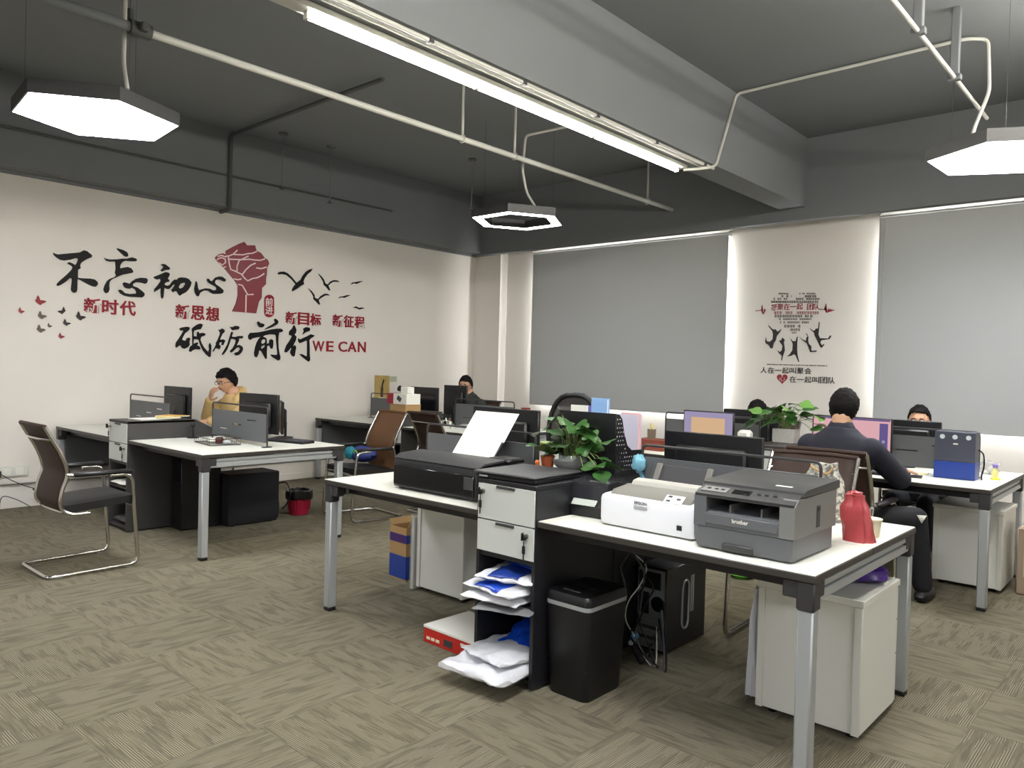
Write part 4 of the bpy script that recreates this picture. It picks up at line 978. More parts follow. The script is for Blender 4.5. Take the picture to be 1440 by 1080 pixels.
def pack(label, loc, d, rz, m, seed, amp=.3, cat='package', grp=None, stripe=None, pitch=0.):
    """flat plastic pack with crumpled film"""
    t = thing('plastic_pack', label, cat, loc, rz, grp); t.rotation_euler = (pitch, 0, rz)
    def f(u, v, s):
        x, y = (u-.5)*d[0], (v-.5)*d[1]; e = (1-(2*u-1)**4)*(1-(2*v-1)**4)
        z = d[2]*(.5+s*.5*e**.5) + (d[2]*amp*(noise.noise(Vector((u*4+seed, v*4, seed*1.7)))+.6*abs(noise.noise(Vector((u*9+seed, v*9, seed*2.7)))))*(1 if s > 0 else .1))
        x += .018*noise.noise(Vector((u*3, v*5+seed, 2.))); y += .018*noise.noise(Vector((u*5, v*3+seed, 7.)))
        return Vector((x, y, max(z, 0)))
    p = MB(); N = 22
    p.grid(lambda u, v: f(u, v, 1), N, N); p.grid(lambda u, v: f(u, v, -1), N, N); n = N+1
    ring = list(range(n)) + [n*k+n-1 for k in range(1, n)] + [n*(n-1)+i for i in range(n-2, -1, -1)] + [n*k for k in range(n-2, 0, -1)]; L = len(ring)
    p.f += [(ring[i], ring[(i+1) % L], ring[(i+1) % L]+n*n, ring[i]+n*n) for i in range(L)]; p.m += [0]*L
    p.build('film_wrap', m, t, 45)
    if stripe:
        q = MB(); q.grid(lambda u, v: f(.22+.52*u, .02+.96*v, 1)+Vector((0, 0, .0025)), 6, 12); o = q.build('printed_band', stripe, t, 60)
        md = o.modifiers.new('thick', 'SOLIDIFY'); md.thickness = .0012; md.offset = 1
    return t
CX = -2.29
pack('lowest white pack on the upper open shelf of the front cabinet', (CX-.03, 2.60, .366), (.30, .32, .035), RAD(8), WFILM, 1, grp='plastic packs in the open shelves')
pack('blue striped pack in the middle of the upper open shelf', (CX-.01, 2.61, .405), (.32, .33, .04), RAD(-6), WFILM, 2, grp='plastic packs in the open shelves', stripe=BLUE2)
pack('top white and blue pack on the upper open shelf', (CX+.0, 2.64, .452), (.29, .31, .04), RAD(14), WFILM, 4, grp='plastic packs in the open shelves', stripe=BLUEP)
pack('blue film pack at the back of the upper open shelf', (CX+.04, 2.76, .495), (.22, .26, .04), RAD(2), BLUE2, 6, grp='plastic packs in the open shelves')
pack('grey flat folder hanging out under the upper packs', (CX+.02, 2.58, .346), (.27, .30, .012), RAD(20), mat('grey_film', (130, 130, 132), .4), 3, grp='plastic packs in the open shelves')
pack('large white pack hanging out of the lowest shelf', (CX-.03, 2.555, .046), (.36, .42, .06), RAD(6), WFILM, 5, .45, grp='plastic packs in the open shelves')
pack('crumpled white pack lying on the large lowest one', (CX-.01, 2.60, .105), (.30, .33, .045), RAD(-10), WFILM, 9, .5, grp='plastic packs in the open shelves')
pack('blue pack leaning at the back of the lowest shelf', (CX+.02, 2.74, .15), (.23, .26, .05), RAD(3), BLUE2, 8, .4, grp='plastic packs in the open shelves', pitch=RAD(18))

# red and white flat box on the floor
t = thing('flat_box', 'flat white box with red printed sides on the floor by the front cabinet', 'box', (-2.70, 2.79, 0), RAD(-1))
p = MB(); p.b2((-.215, -.16, .0), (.215, .16, .075), .002); p.build('box_tray', REDBOX, t)
p = MB(); p.b2((-.217, -.162, .075), (.217, .162, .088), .002); p.build('box_lid', PAPER, t)
p = MB(); p.b2((-.06, -.163, .018), (.0, -.1605, .05)); p.build('printed_picture', DGR, t)
for k in range(3):
    p = MB(); p.b2((-.19+.035*k, -.163, .02), (-.165+.035*k, -.1605, .034)); p.build('printed_mark', CREAM, t)
p = MB(); p.b2((.06, -.163, .052), (.16, -.1605, .062)); p.build('printed_mark', PAPER, t)
# blue tall carton near the aisle
t = thing('carton', 'open cardboard carton with blue printed sides in the aisle', 'box', (-3.90, 3.39, 0), RAD(-4))
for a, b in (((-.09, -.11, 0), (.09, -.104, .345)), ((-.09, .104, 0), (.09, .11, .345)), ((-.09, -.104, 0), (-.084, .104, .345)), ((.084, -.104, 0), (.09, .104, .345))):
    p = MB(); p.b2(a, b); p.build('carton_wall', CARD, t)
p = MB(); p.b2((-.084, -.104, .0), (.084, .104, .006)); p.build('carton_bottom', CARD, t)
PURP2 = mat('purple_print', (70, 38, 110), .45)
for za, zb, mm in ((.01, .16, BLUEP), (.245, .30, PURP2)):
    p = MB(); p.b2((-.0905, -.1115, za), (.0905, -.1095, zb)); p.build('printed_band', mm, t)
    p = MB(); p.b2((.0895, -.1115, za), (.0915, .1105, zb)); p.build('printed_band', BLUEP, t)
for sx in (-1, 1):
    p = MB(); p.box((sx*.10, 0, .36), (.004, .2, .05), 0, Matrix.Rotation(RAD(sx*35), 3, 'Y')); p.build('carton_flap', CARD, t)
# wrapped board beside the pedestal
t = thing('wrapped_board', 'narrow white board in clear wrap leaning by the white pedestal', 'board', (-3.655, 3.36, 0))
p = MB(); p.b2((-.018, -.17, .0), (.012, .17, .46), .004); p.build('board_panel', PEDW, t)
p = MB(); p.b2((-.024, -.178, .0), (.018, .176, .475), .006); p.build('plastic_wrap', CLEAR, t)

# shredder
t = thing('paper_shredder', 'tall black paper shredder with a silver band', 'shredder', (-1.985, 2.755, 0), RAD(0))
p = MB(); H = lambda x, y, z, r=.03: [Vector((sx*(x-r)+r*cos(a), sy*(y-r)+r*sin(a), z)) for sx, sy, a0 in ((1, 1, 0), (-1, 1, 90), (-1, -1, 180), (1, -1, 270)) for a in [RAD(a0+k*22.5) for k in range(5)]]
p.loft([H(.10, .13, .0), H(.104, .136, .012), H(.118, .152, .392)]); p.build('waste_bin', BLK, t)
p = MB(); p.loft([H(.119, .153, .392), H(.120, .154, .41)]); p.build('silver_band', ALU, t)
p = MB(); p.loft([H(.119, .153, .41), H(.119, .153, .438), H(.112, .146, .45)]); hd = p.build('shredder_head', BLK, t)
p = MB(); p.b2((-.09, -.01, .4495), (.07, .004, .4515)); p.build('paper_slot', BLKG, hd)
p = MB(); p.b2((-.06, -.10, .449), (.03, -.085, .453), .001); p.build('control_strip', DGR, hd)
p = MB(); p.b2((-.108, -.1395, .14), (.108, -.137, .143)); p.build('panel_seam', BLKG, t)

# computer towers
def tower(label, loc, rz, w=.17, d=.41, h=.43, rear=True):
    t = thing('computer_tower', label, 'computer', loc, rz, 'computer towers')
    p = MB(); p.b2((-w/2, -d/2, .008), (w/2, d/2, h), .004); p.build('case', BLK, t)
    for sx in (-1, 1):
        for sy in (-1, 1):
            p = MB(); p.lathe((sx*(w/2-.03), sy*(d/2-.05), 0), [(.014, 0), (.014, .009)], 10); p.build('foot', BLK, t)
    if rear:
        p = MB(); p.b2((-w/2+.008, -d/2-.003, .02), (w/2-.008, -d/2+.001, h-.012)); rp = p.build('rear_plate', mat('galvanised_steel', (150, 156, 154), .45, .6), t)
        p = MB(); p.b2((-w/2+.014, -d/2-.006, h-.11), (w/2-.03, -d/2-.002, h-.025), .002); p.build('power_supply', BLK, t)
        p = MB(); p.b2((-w/2+.016, -d/2-.0055, .19), (-.01, -d/2-.002, .30), .001); p.build('port_block', BLK, t)
        p = MB(); p.lathe((0, 0, 0), [(.038, 0), (.038, .004)], 18); fan = p.build('fan_grille', BLKG, t); fan.rotation_euler = (pi/2, 0, 0); fan.location = (.04, -d/2-.002, .25)
        for k in range(5):
            p = MB(); p.b2((-w/2+.02, -d/2-.0055, .04+k*.026), (.05, -d/2-.002, .056+k*.026)); p.build('slot_cover', DGR if k % 2 else MATS['galvanised_steel'], t)
        # side decoration
        L = [(w/2+.004, -.05, .13), (w/2+.004, -.05, .31), (w/2+.004, -.035, .345), (w/2+.004, .0, .345), (w/2+.004, .015, .32), (w/2+.004, .015, .13), (w/2+.004, .0, .10), (w/2+.004, -.035, .10)]
        p = MB(); p.tube(fillet(L, .02, 4, True), .0055, 6, closed=True); p.build('side_ring', ALU, t)
        p = MB(); p.b2((w/2, .04, .17), (w/2+.003, .052, .36), .001); p.build('side_vent', ALU, t)
        p = MB(); p.b2((w/2, .06, .17), (w/2+.003, .072, .36), .001); p.build('side_vent', ALU, t)
    return t
tower('black computer tower with tangled cables under the front desk', (-2.02, 3.555, 0), 0)
t = tower('black fabric covered computer tower under the left bench', (-6.22, 3.48, 0), 0, .27, .46, .43, False)
DKC = mat('black_cover_cloth', (18, 18, 24), .7, bump=.3, noise_scale=12)
p = MB()
def cov(u, v):
    a = 2*pi*u; k = .007*noise.noise(Vector((cos(a)*2, sin(a)*2, v*4)))
    x = math.copysign(min(abs(cos(a))*1.5, 1), cos(a))*(.142+k); y = math.copysign(min(abs(sin(a))*1.5, 1), sin(a))*(.238+k); return Vector((x, y, .03+.41*v))
p.grid(cov, 40, 10); p.b2((-.143, -.239, .432), (.143, .239, .446), .012); p.build('cover_cloth', DKC, t)
t = thing('computer_tower', 'dark tower standing behind the covered one', 'computer', (-6.28, 3.06, 0), 0, 'computer towers')
p = MB(); p.b2((-.09, -.17, .008), (.09, .17, .62), .004); p.build('case', BLK, t)
p = MB(); p.b2((-.08, -.174, .4), (.08, -.17, .6), .002); p.build('front_panel', BLKG, t)
# tangled cables behind the front tower
cr = random.Random(11)
CABL = [('black cable loop hanging lowest behind the front tower', BLK), ('grey cable hanging behind the front tower', DGR), ('thin white cable looping to the floor behind the tower', PAPER), ('thick black power cable curving onto the floor', BLK), ('grey cable bundle hanging from the front desk edge', SCRG), ('black cable nearest the shredder', BLK)]
for k, (lab, mm) in enumerate(CABL):
    x = -2.09+.025*k; pts = [(x, 3.20+.02*(k % 3), .70)]
    for j in range(7): pts.append((x+cr.uniform(-.035, .035), 3.22+cr.uniform(-.05, .05), .62-.085*j))
    pts += [(x+.05+cr.uniform(0, .06), 3.2, .012), (x+.14, 3.22+cr.uniform(-.05, .06), .012), (-2.0+.012*k, 3.335, .05+.045*k)]
    p = MB(); p.tube(spline(pts, 5), .0045 if k != 2 else .003, 6); tag(p.build('cable', mm), lab, 'cable', 'cables behind the front tower')
t = thing('cable_plug', 'light blue plug in the tangled cables by the tower', 'plug', (-2.03, 3.22, .06))
p = MB(); p.box((0, 0, .045), (.035, .025, .05), .006, Matrix.Rotation(.5, 3, 'Y')); p.build('plug_body', mat('light_blue_plastic', (98, 150, 190), .4), t)
p = MB(); p.box((-.02, 0, .01), (.02, .02, .02), .004); p.build('plug_boot', PAPER, t)
p = MB(); p.tube(spline([(-6.10, 3.72, .33), (-6.03, 3.76, .34), (-5.99, 3.78, .25), (-6.02, 3.76, .15), (-6.06, 3.74, .11)], 6), .007, 6); tag(p.build('cable', BLK), 'black cable looping out of the covered tower under the left bench', 'cable')
# wastebasket
t = thing('wastebasket', 'red slatted wastebasket with a black liner beyond the left bench', 'wastebasket', (-6.24, 4.03, 0))
REDW = mat('red_basket_plastic', (176, 30, 62), .4)
p = MB(); p.lathe((0, 0, 0), [(.085, 0), (.09, .01), (.112, .19), (.118, .2), (.11, .2), (.086, .012)], 28); p.build('basket_wall', REDW, t)
for k in range(20):
    a = 2*pi*k/20; p = MB(); p.box((.104*cos(a), .104*sin(a), .10), (.004, .012, .10), .001, Matrix.Rotation(a, 3, 'Z') @ Matrix.Rotation(RAD(6.7), 3, 'Y')); p.build('slat', REDW, t)
p = MB(); L = []
for r, z in ((.105, .14), (.122, .15), (.127, .19), (.122, .225), (.10, .228), (.09, .19)):
    L.append([Vector(((r+.008*noise.noise(Vector((cos(a)*3, sin(a)*3, z*20))))*cos(a), (r+.008*noise.noise(Vector((cos(a)*3, sin(a)*3, z*20))))*sin(a), z+.014*noise.noise(Vector((cos(a)*4, sin(a)*4, r*30))))) for a in [2*pi*k/32 for k in range(32)]])
p.loft(L); p.build('bin_liner', mat('black_bin_liner', (20, 18, 18), .3), t)

# ================================================================== plants
def leaf_mesh(name, L, m):
    p = MB(); nu, nv = 6, 8
    def f(u, v):
        wv = .5*L*1.05*(sin(pi*min(v*1.12+.06, 1))**.75 if v < .83 else max(0, (1-v)/.17)**.8*.50)
        if v < .06: wv *= .75
        x = (u-.5)*2*wv; y = v*L; z = .25*abs(x)**1.15 - .28*L*v*v + .012*L*sin(v*9)
        if v < .15: y -= .10*L*abs(2*u-1)*(1-v/.15)
        return Vector((x, y, z))
    p.grid(f, nu, nv)
    me = bpy.data.meshes.new(name); me.from_pydata(p.v, [], p.f); me.materials.append(m)
    for q in me.polygons: q.use_smooth = True
    return me
LEAVES = [leaf_mesh('leaf', .085, GREEN), leaf_mesh('leaf', .07, GREEN), leaf_mesh('leaf', .075, GREEN2)]
def plant(t, base, tips, seed, droop=.02):
    r = random.Random(seed)
    for k, q in enumerate(tips):
        q = Vector(q); b = Vector(base)+Vector((r.uniform(-.03, .03), r.uniform(-.02, .02), 0))
        mid = b.lerp(q, .55)+Vector((0, 0, .05))
        p = MB(); p.tube(spline([b, mid, q], 4), .0022, 5); p.build('stem', STEM, t)
        o = bpy.data.objects.new('leaf', LEAVES[r.choice((0, 0, 1, 1, 2))]); COL.objects.link(o); o.parent = t
        o.location = q; out = (q-b); az = math.atan2(out.y, out.x)-pi/2+r.uniform(-.9, .9)
        o.rotation_euler = (r.uniform(-.5, .45), r.uniform(-.6, .6), az); s = r.uniform(1.0, 1.4); o.scale = (s, s, s)
t = thing('potted_plant', 'trailing green vine in a glass bowl on the front cabinet', 'plant', (-2.335, 3.06, .90))
p = MB(); p.lathe((0, 0, 0), [(.05, 0), (.085, .03), (.092, .06), (.075, .085), (.07, .085), (.087, .06), (.08, .032), (.046, .004)], 24); p.build('glass_bowl', GLASS, t)
p = MB(); p.lathe((0, 0, .004), [(.045, 0), (.078, .028), (.084, .05)], 20); p.build('soil', mat('pebble_soil', (86, 74, 50), .9, noise_amt=.8, noise_scale=90), t)
rr = random.Random(5); tips = []
for k in range(30):
    a = rr.uniform(0, 2*pi); d = rr.uniform(.02, .15); tips.append((-.03+d*cos(a)*1.15, d*sin(a)*.7, .10+rr.uniform(.0, .17)*(1-d*2.2)))
tips += [(-.09, -.03, .25), (-.06, .0, .28), (.13, -.03, .20), (.16, -.06, .17), (.21, -.02, .16), (.22, -.09, .09), (.24, -.12, .06), (.28, -.14, .04), (.30, -.10, .06), (.17, -.12, .05)]
plant(t, (0, 0, .06), tips, 2)
t = thing('potted_plant', 'green vine in a white woven planter on the right bench', 'plant', (-2.33, 5.74, .90))
p = MB()
for a, b in (((-.085, -.06, 0), (.085, .06, .11)),): p.b2(a, b, .006)
p.build('planter_box', mat('white_woven_basket', (206, 204, 198), .7, bump=1., noise_scale=160, noise_amt=.5), t)
p = MB(); p.b2((-.078, -.052, .105), (.078, .052, .113)); p.build('soil', MATS['pebble_soil'], t)
tips = []
for k in range(38):
    a = rr.uniform(0, 2*pi); d = rr.uniform(.02, .23); tips.append((-.02+d*cos(a)*1.15, d*sin(a)*.55, .15+rr.uniform(.0, .15)*(1-d*1.4)))
tips += [(-.24, -.02, .14), (.20, -.03, .12), (.10, 0, .30), (-.10, 0, .27), (.02, 0, .29)]
plant(t, (0, 0, .11), tips, 8)
t = thing('flowerpot', 'small terracotta pot beside the glass bowl', 'pot', (-2.43, 3.0, .90))
p = MB(); p.lathe((0, 0, 0), [(.025, 0), (.035, .06), (.038, .075), (.034, .075), (.024, .005)], 20); p.build('pot_wall', TERRA, t)
p = MB(); p.lathe((0, 0, .062), [(.033, 0), (.033, .004)], 16); p.build('soil', MATS['pebble_soil'], t)
t = thing('figurine', 'tiny orange figurine left of the terracotta pot', 'figurine', (-2.452, 2.945, .90))
ORN = mat('orange_ceramic', (226, 122, 60), .35)
p = MB(); p.blob((0, 0, .016), (.017, .015, .018), .05); p.build('body', ORN, t)
p = MB(); p.blob((0, 0, .042), (.013, .012, .013), .05); p.build('head', ORN, t)
t = thing('flowerpot', 'red pot above the paper of the inkjet printer', 'pot', (-5.43, 6.30, .905))
p = MB(); p.lathe((0, 0, 0), [(.035, 0), (.05, .07), (.054, .085), (.048, .085), (.034, .006)], 20); p.build('pot_wall', mat('red_pot_glaze', (138, 48, 44), .5), t)
p = MB(); p.lathe((0, 0, .07), [(.047, 0), (.047, .004)], 16); p.build('soil', MATS['pebble_soil'], t)
def carton(label, loc, d, m, lidm=None, rz=0., cat='box', name='storage_box'):
    t = thing(name, label, cat, loc, rz)
    p = MB(); p.b2((-d[0]/2, -d[1]/2, 0), (d[0]/2, d[1]/2, d[2]*.84), .003); p.build('box_body', m, t)
    p = MB(); p.b2((-d[0]/2-.002, -d[1]/2-.002, d[2]*.84), (d[0]/2+.002, d[1]/2+.002, d[2]), .003); p.build('box_lid', lidm or m, t)
    return t
carton('white storage box under the red pot at the aisle desk end', (-5.43, 6.30, .75), (.16, .2, .153), PEDW)
# ================================================================== things on the desks
# wire file rack on the back cabinet
t = thing('file_rack', 'black perforated metal file rack on the front bench', 'file rack', (-2.285, 3.20, .90))
p = MB(); p.b2((-.175, -.075, 0), (.175, -.07, .30), .001); p.build('front_panel', BLK, t)
p = MB(); p.b2((-.175, -.07, 0), (.175, .17, .004)); p.build('base_plate', BLK, t)
side = [(-.07, 0), (-.07, .298), (-.045, .296), (-.02, .27), (.0, .20), (.03, .14), (.07, .115), (.17, .112), (.17, 0)]
holes = []
for i in range(11):
    for j in range(13):
        y, z = -.06+.0205*i+(.010 if j % 2 else 0), .02+.021*j
        if y < .16 and z < .275 and not (y > -.045 and z > .27-(y+.02)*3.4 and z > .10): holes.append([(y-.006, z), (y, z-.006), (y+.006, z), (y, z+.006)])
me0 = outline_mesh([side]+holes, .002)
for x in (-.174, -.058, .058, .174):
    mesh_obj('side_panel', me0, BLK, t, Matrix(((0,0,1,x),(1,0,0,0),(0,1,0,0),(0,0,0,1))))
def folder(label, loc, d, rz, m, tab=None):
    t = thing('file_folder', label, 'folder', loc, rz)
    for s in (-1, 1):
        p = MB(); p.b2((-d[0]/2, s*d[1]/2-.001, 0), (d[0]/2, s*d[1]/2+.001, d[2]), 0); p.build('cover', m, t)
    p = MB(); p.b2((-d[0]/2-.001, -d[1]/2, 0), (-d[0]/2+.001, d[1]/2, d[2])); p.build('spine', m, t)
    p = MB(); p.b2((-d[0]/2+.004, -d[1]/2+.002, .002), (d[0]/2-.006, d[1]/2-.002, d[2]-(.006 if tab is None else -.008))); p.build('papers', PAPER if tab is None else tab, t)
    return t
folder('pale blue folder standing tallest in the file rack', (-2.315, 3.28, .905), (.10, .02, .36), 0, mat('pale_blue_card', (140, 178, 226), .6))
folder('white folder edge beside the round chair back', (-2.42, 3.24, .905), (.10, .014, .32), 0, PAPER)
folder('violet folder next to the white folder edge', (-2.40, 3.29, .905), (.11, .014, .318), 0, mat('violet_card', (112, 108, 176), .6))
folder('lavender white folder with a pink edge beyond the file rack', (-2.255, 3.48, .905), (.115, .03, .275), 0, mat('lavender_card', (206, 200, 212), .6), mat('pink_card', (226, 176, 176), .6))
# light blue cloth, teal tote, floral bag
t = thing('cloth', 'light blue cloth bunched at the desk screen end', 'cloth', (-1.965, 3.11, .90))
p = MB(); p.blob((0, 0, .075), (.032, .03, .042), .45, 3, 3); p.build('cloth_bunch', mat('light_blue_cloth', (122, 178, 200), .8), t)
p = MB(); p.tube(spline([(.0, .02, .03), (.01, .03, -.02), (.0, .02, -.06)], 4), .010, 6); p.build('cloth_tail', MATS['light_blue_cloth'], t)
def check(name, a, b, sc, rot=0., floral=False):
    m = bpy.data.materials.new(name); m.use_nodes = True; nt = m.node_tree; bs = nt.nodes['Principled BSDF']; bs.inputs['Roughness'].default_value = .8
    w_ = nt.nodes.new('ShaderNodeTexNoise' if floral else 'ShaderNodeTexWave'); w_.inputs['Scale'].default_value = sc; w_.inputs['Distortion'].default_value = 1.5 if floral else 4
    tc = nt.nodes.new('ShaderNodeTexCoord'); mp = nt.nodes.new('ShaderNodeMapping'); mp.inputs['Rotation'].default_value = (0, rot, rot)
    cr_ = nt.nodes.new('ShaderNodeValToRGB'); cr_.color_ramp.elements[0].color = lin(a)+(1,); cr_.color_ramp.elements[1].color = lin(b)+(1,); cr_.color_ramp.elements[0].position = .4; cr_.color_ramp.elements[1].position = .6
    nt.links.new(tc.outputs['Object'], mp.inputs[0]); nt.links.new(mp.outputs[0], w_.inputs[0]); nt.links.new(w_.outputs['Fac'], cr_.inputs[0]); nt.links.new(cr_.outputs[0], bs.inputs[0]); return m
t = thing('tote_bag', 'teal and white patterned bag behind the desk screen', 'bag', (-2.06, 3.62, .75) if False else (-1.99, 3.66, .75))
p = MB(); bag_mesh(p, (.10, .06), .27, 6, (0, 0), .12, 24, .5); p.build('bag_cloth', check('teal_pattern_cloth', (74, 138, 140), (222, 226, 220), 22, .7), t)
p = MB(); p.tube(spline([(-.05, 0, .25), (-.02, 0, .30), (.04, 0, .29), (.06, 0, .25)], 5), .006, 6); p.build('bag_strap', MATS['light_blue_cloth'], t)
t = thing('tote_bag', 'grey floral patterned bag behind the grey printer', 'bag', (-1.27, 3.58, .75))
p = MB(); bag_mesh(p, (.10, .05), .262, 9, (0, 0), .10, 24, .6); p.build('bag_cloth', check('grey_floral_cloth', (112, 112, 108), (206, 202, 188), 34, .8, True), t)
p = MB(); p.tube(spline([(-.05, -.02, .25), (-.03, -.05, .24), (.03, -.05, .22), (.05, -.03, .25)], 5), .005, 6); p.build('bag_strap', CARD, t)
carton('white tissue box with green print behind the inkjet paper', (-2.92, 3.60, .75), (.13, .11, .22), PEDW, mat('green_print', (150, 172, 110), .6))
# keyboard, wire tray and clutter on the left bench
def keyboard(label, loc, rz, w=.43, d=.14):
    t = thing('keyboard', label, 'keyboard', loc, rz, 'black keyboards')
    p = MB(); p.prism([(-d/2, .0), (-d/2, .012), (d/2, .022), (d/2, .0)], -w/2, w/2, 0); p.build('case', BLK, t)
    for j in range(5):
        p = MB(); yy = -d/2+.014+j*d*.185; p.box((0, yy+.008, .0165+.0017*j), (w-.02, .018, .006), .002); p.build('key_row', DGR, t)
    return t
keyboard('black keyboard at the end of the left bench', (-5.62, 3.52, .75), RAD(14))
keyboard('black keyboard in front of the suited person', (-1.78, 5.62, .75), 0)
WIRE = mat('dark_wire', (60, 56, 52), .4, .6)
t = thing('wire_tray', 'dark wire letter tray on the left bench behind the desk screen', 'tray', (-5.80, 2.99, .75), RAD(-8))
for z, k in ((.006, 0), (.055, 1)):
    p = MB(); p.tube(fillet([(-.19, -.12, z), (.19, -.12, z), (.19, .12, z), (-.19, .12, z)], .02, 4, True), .003, 6, closed=True); p.build('tray_rim', WIRE, t)
for i in range(9):
    x = -.17+.0425*i; p = MB(); p.tube(fillet([(x, -.12, .055), (x, -.12, .006), (x, .12, .006), (x, .12, .055)], .01, 3), .0015, 5); p.build('tray_wire', WIRE, t)
CL = ['white charger in the wire tray', 'crumpled white cable ball in the wire tray', 'dark red adapter in the wire tray', 'silver adapter at the end of the wire tray']
for k, (dx, dy, d, mm) in enumerate([(-.09, .0, (.07, .05, .03), PAPER), (-.02, .03, (.09, .06, .045), PAPER), (.05, -.01, (.05, .05, .05), mat('dark_red_plastic', (70, 26, 28), .4)), (.12, .02, (.06, .05, .03), ALU)]):
    t = thing('adapter', CL[k], 'adapter', (-5.80+dx, 2.99+dy, .7585), .3*k, 'clutter in the wire tray')
    p = MB()
    if k == 1: p.blob((0, 0, d[2]/2), (d[0]/2, d[1]/2, d[2]/2), .5, 4, 4)
    else: p.box((0, 0, d[2]/2), d, .008)
    p.build('adapter_body', mm, t)
    p = MB(); p.tube(spline([(0, 0, .02), (.04, .03, .03), (.06, .0, .012), (.03, -.04, .012)], 5), .003, 5); p.build('adapter_cord', mm, t)
t = thing('webcam', 'small dark webcam on a stalk at the cabinet edge', 'webcam', (-6.34, 3.05, .75))
p = MB(); p.lathe((0, 0, 0), [(.05, 0), (.05, .006), (.01, .012)], 16); p.build('base', BLK, t)
p = MB(); p.tube([(0, 0, .01), (0, 0, .10)], .006, 8); p.blob((0, 0, .11), (.018, .018, .02)); p.build('stalk_head', BLK, t)
# papers on the charcoal cabinet
for k, (x, y, rz, mm, lab) in enumerate([(-6.60, 2.80, .1, PAPER, 'white paper stack on the charcoal cabinet'), (-6.58, 2.94, -.3, YEL, 'yellow booklet on the charcoal cabinet'), (-6.62, 3.0, .5, mat('orange_paper', (224, 176, 92), .7), 'orange booklet topmost on the charcoal cabinet')]):
    t = thing('paper_stack', lab, 'papers', (x, y, .90+.009*max(0, k-0)), rz, 'papers on the charcoal cabinet')
    p = MB(); p.box((0, 0, .0035), (.21, .27 if k == 0 else .18, .007), .001); p.build('pages', PAPER, t)
    p = MB(); p.box((0, 0, .0075), (.212, .272 if k == 0 else .182, .001)); p.build('cover_sheet', mm, t)
t = thing('paper_sheet', 'white sheets sloping down beyond the charcoal cabinet', 'papers', (-6.60, 3.30, .76))
p = MB(); p.box((0, 0, .05), (.30, .22, .004), 0, Matrix.Rotation(RAD(-24), 3, 'X')); p.build('pages', PAPER, t)
p = MB(); p.b2((-.14, -.09, 0), (.14, .09, .045)); p.build('paper_pile', PAPER, t)
pack('white papers on the open shelf of the charcoal cabinet', (-6.60, 2.66, .366), (.28, .24, .035), 0, PAPER, 2, .1)
pack('dark folders under the papers in the charcoal cabinet', (-6.60, 2.70, .046), (.28, .26, .06), 0, DGR, 3, .1)
# far left bench
t = thing('display_board', 'yellow printed stand board against the left wall', 'board', (-7.74, 6.22, .75))
YG = mat('yellow_gold_print', (214, 186, 110), .6, noise_amt=.5, noise_scale=14)
p = MB(); p.box((-.06, 0, .265), (.30, .012, .53), .003); p.build('board_panel', YG, t)
p = MB(); p.box((-.05, -.007, .22), (.05, .002, .32)); p.build('printed_figure', mat('dark_brown_print', (76, 52, 36), .6), t)
p = MB(); p.tube(spline([(-.01, -.008, .48), (-.04, -.009, .40), (-.03, -.008, .34)], 4), .012, 6); p.build('printed_bird', DECALB, t)
p = MB(); p.box((.12, .002, .49), (.22, .008, .07), .002); p.build('header_strip', mat('pale_green_print', (188, 196, 168), .6), t)
p = MB(); p.box((-.06, .06, .01), (.30, .14, .02), .003); p.build('board_foot', PEDW, t)
t = thing('telephone', 'ivory switch box with keys below the yellow board', 'device', (-7.66, 6.10, .75))
p = MB(); p.box((0, 0, .13), (.07, .04, .26), .005); p.build('device_body', CREAM, t)
for k in range(5):
    p = MB(); p.box((0, -.021, .06+.035*k), (.045, .004, .018), .001); p.build('device_key', DGR, t)
t = carton('brown cardboard box at the bottom of the far stack', (-6.60, 5.60, .90), (.27, .22, .085), CARD)
t = thing('storage_box', 'red and white printed box on the far cardboard box', 'box', (-6.62, 5.60, .985))
p = MB(); p.b2((-.175, -.10, 0), (.155, .10, .115), .002); p.build('box_body', PAPER, t)
p = MB(); p.b2((-.178, -.103, -.0), (-.07, .103, .117), .002); p.build('red_sleeve', mat('crimson_card', (160, 34, 56), .5), t)
p = MB(); p.box((.03, -.1015, .06), (.07, .003, .05), 0, Matrix.Rotation(.5, 3, 'Y')); p.build('printed_picture', DGR, t)
t = thing('desk_camera', 'white and black camera device on top of the far box stack', 'camera', (-6.60, 5.60, 1.102))
p = MB(); p.b2((-.03, -.05, 0), (.09, .05, .075), .006); p.build('camera_body', PAPER, t)
p = MB(); p.tube([(-.03, 0, .035), (-.10, -.01, .055)], [.022, .034], 12); p.build('lens', BLK, t)
p = MB(); p.tube(spline([(.09, 0, .04), (.12, -.02, .02), (.125, -.05, -.08), (.14, -.06, -.11)], 5), .004, 5); p.build('cord', PAPER, t)
t = thing('power_strip', 'tangle of white plugs and cords on the far bench', 'power strip', (-6.10, 5.72, .75), .2)
p = MB(); p.box((0, 0, .02), (.26, .06, .04), .006); p.build('strip_body', PAPER, t)
for k in range(4):
    p = MB(); p.box((-.09+.06*k, 0, .055), (.03, .035, .04), .005); pl_ = p.build('plug', PAPER if k % 2 else BLK, t)
    p = MB(); p.tube(spline([(-.09+.06*k, 0, .07), (-.07+.06*k, -.03, .11), (-.03+.06*k, -.06, .05), (.0+.05*k, -.09, .006)], 5), .0035, 5); p.build('cord', BLK if k % 2 else PAPER, pl_)
t = thing('shoulder_bag', 'blue and teal bag on the seat of the tan chair', 'bag', (-5.80, 4.42, .505), .2)
p = MB(); p.blob((0, 0, .07), (.15, .10, .075), .2, 4, flat=-.07); p.build('bag_cloth', mat('blue_bag_cloth', (38, 54, 116), .7), t)
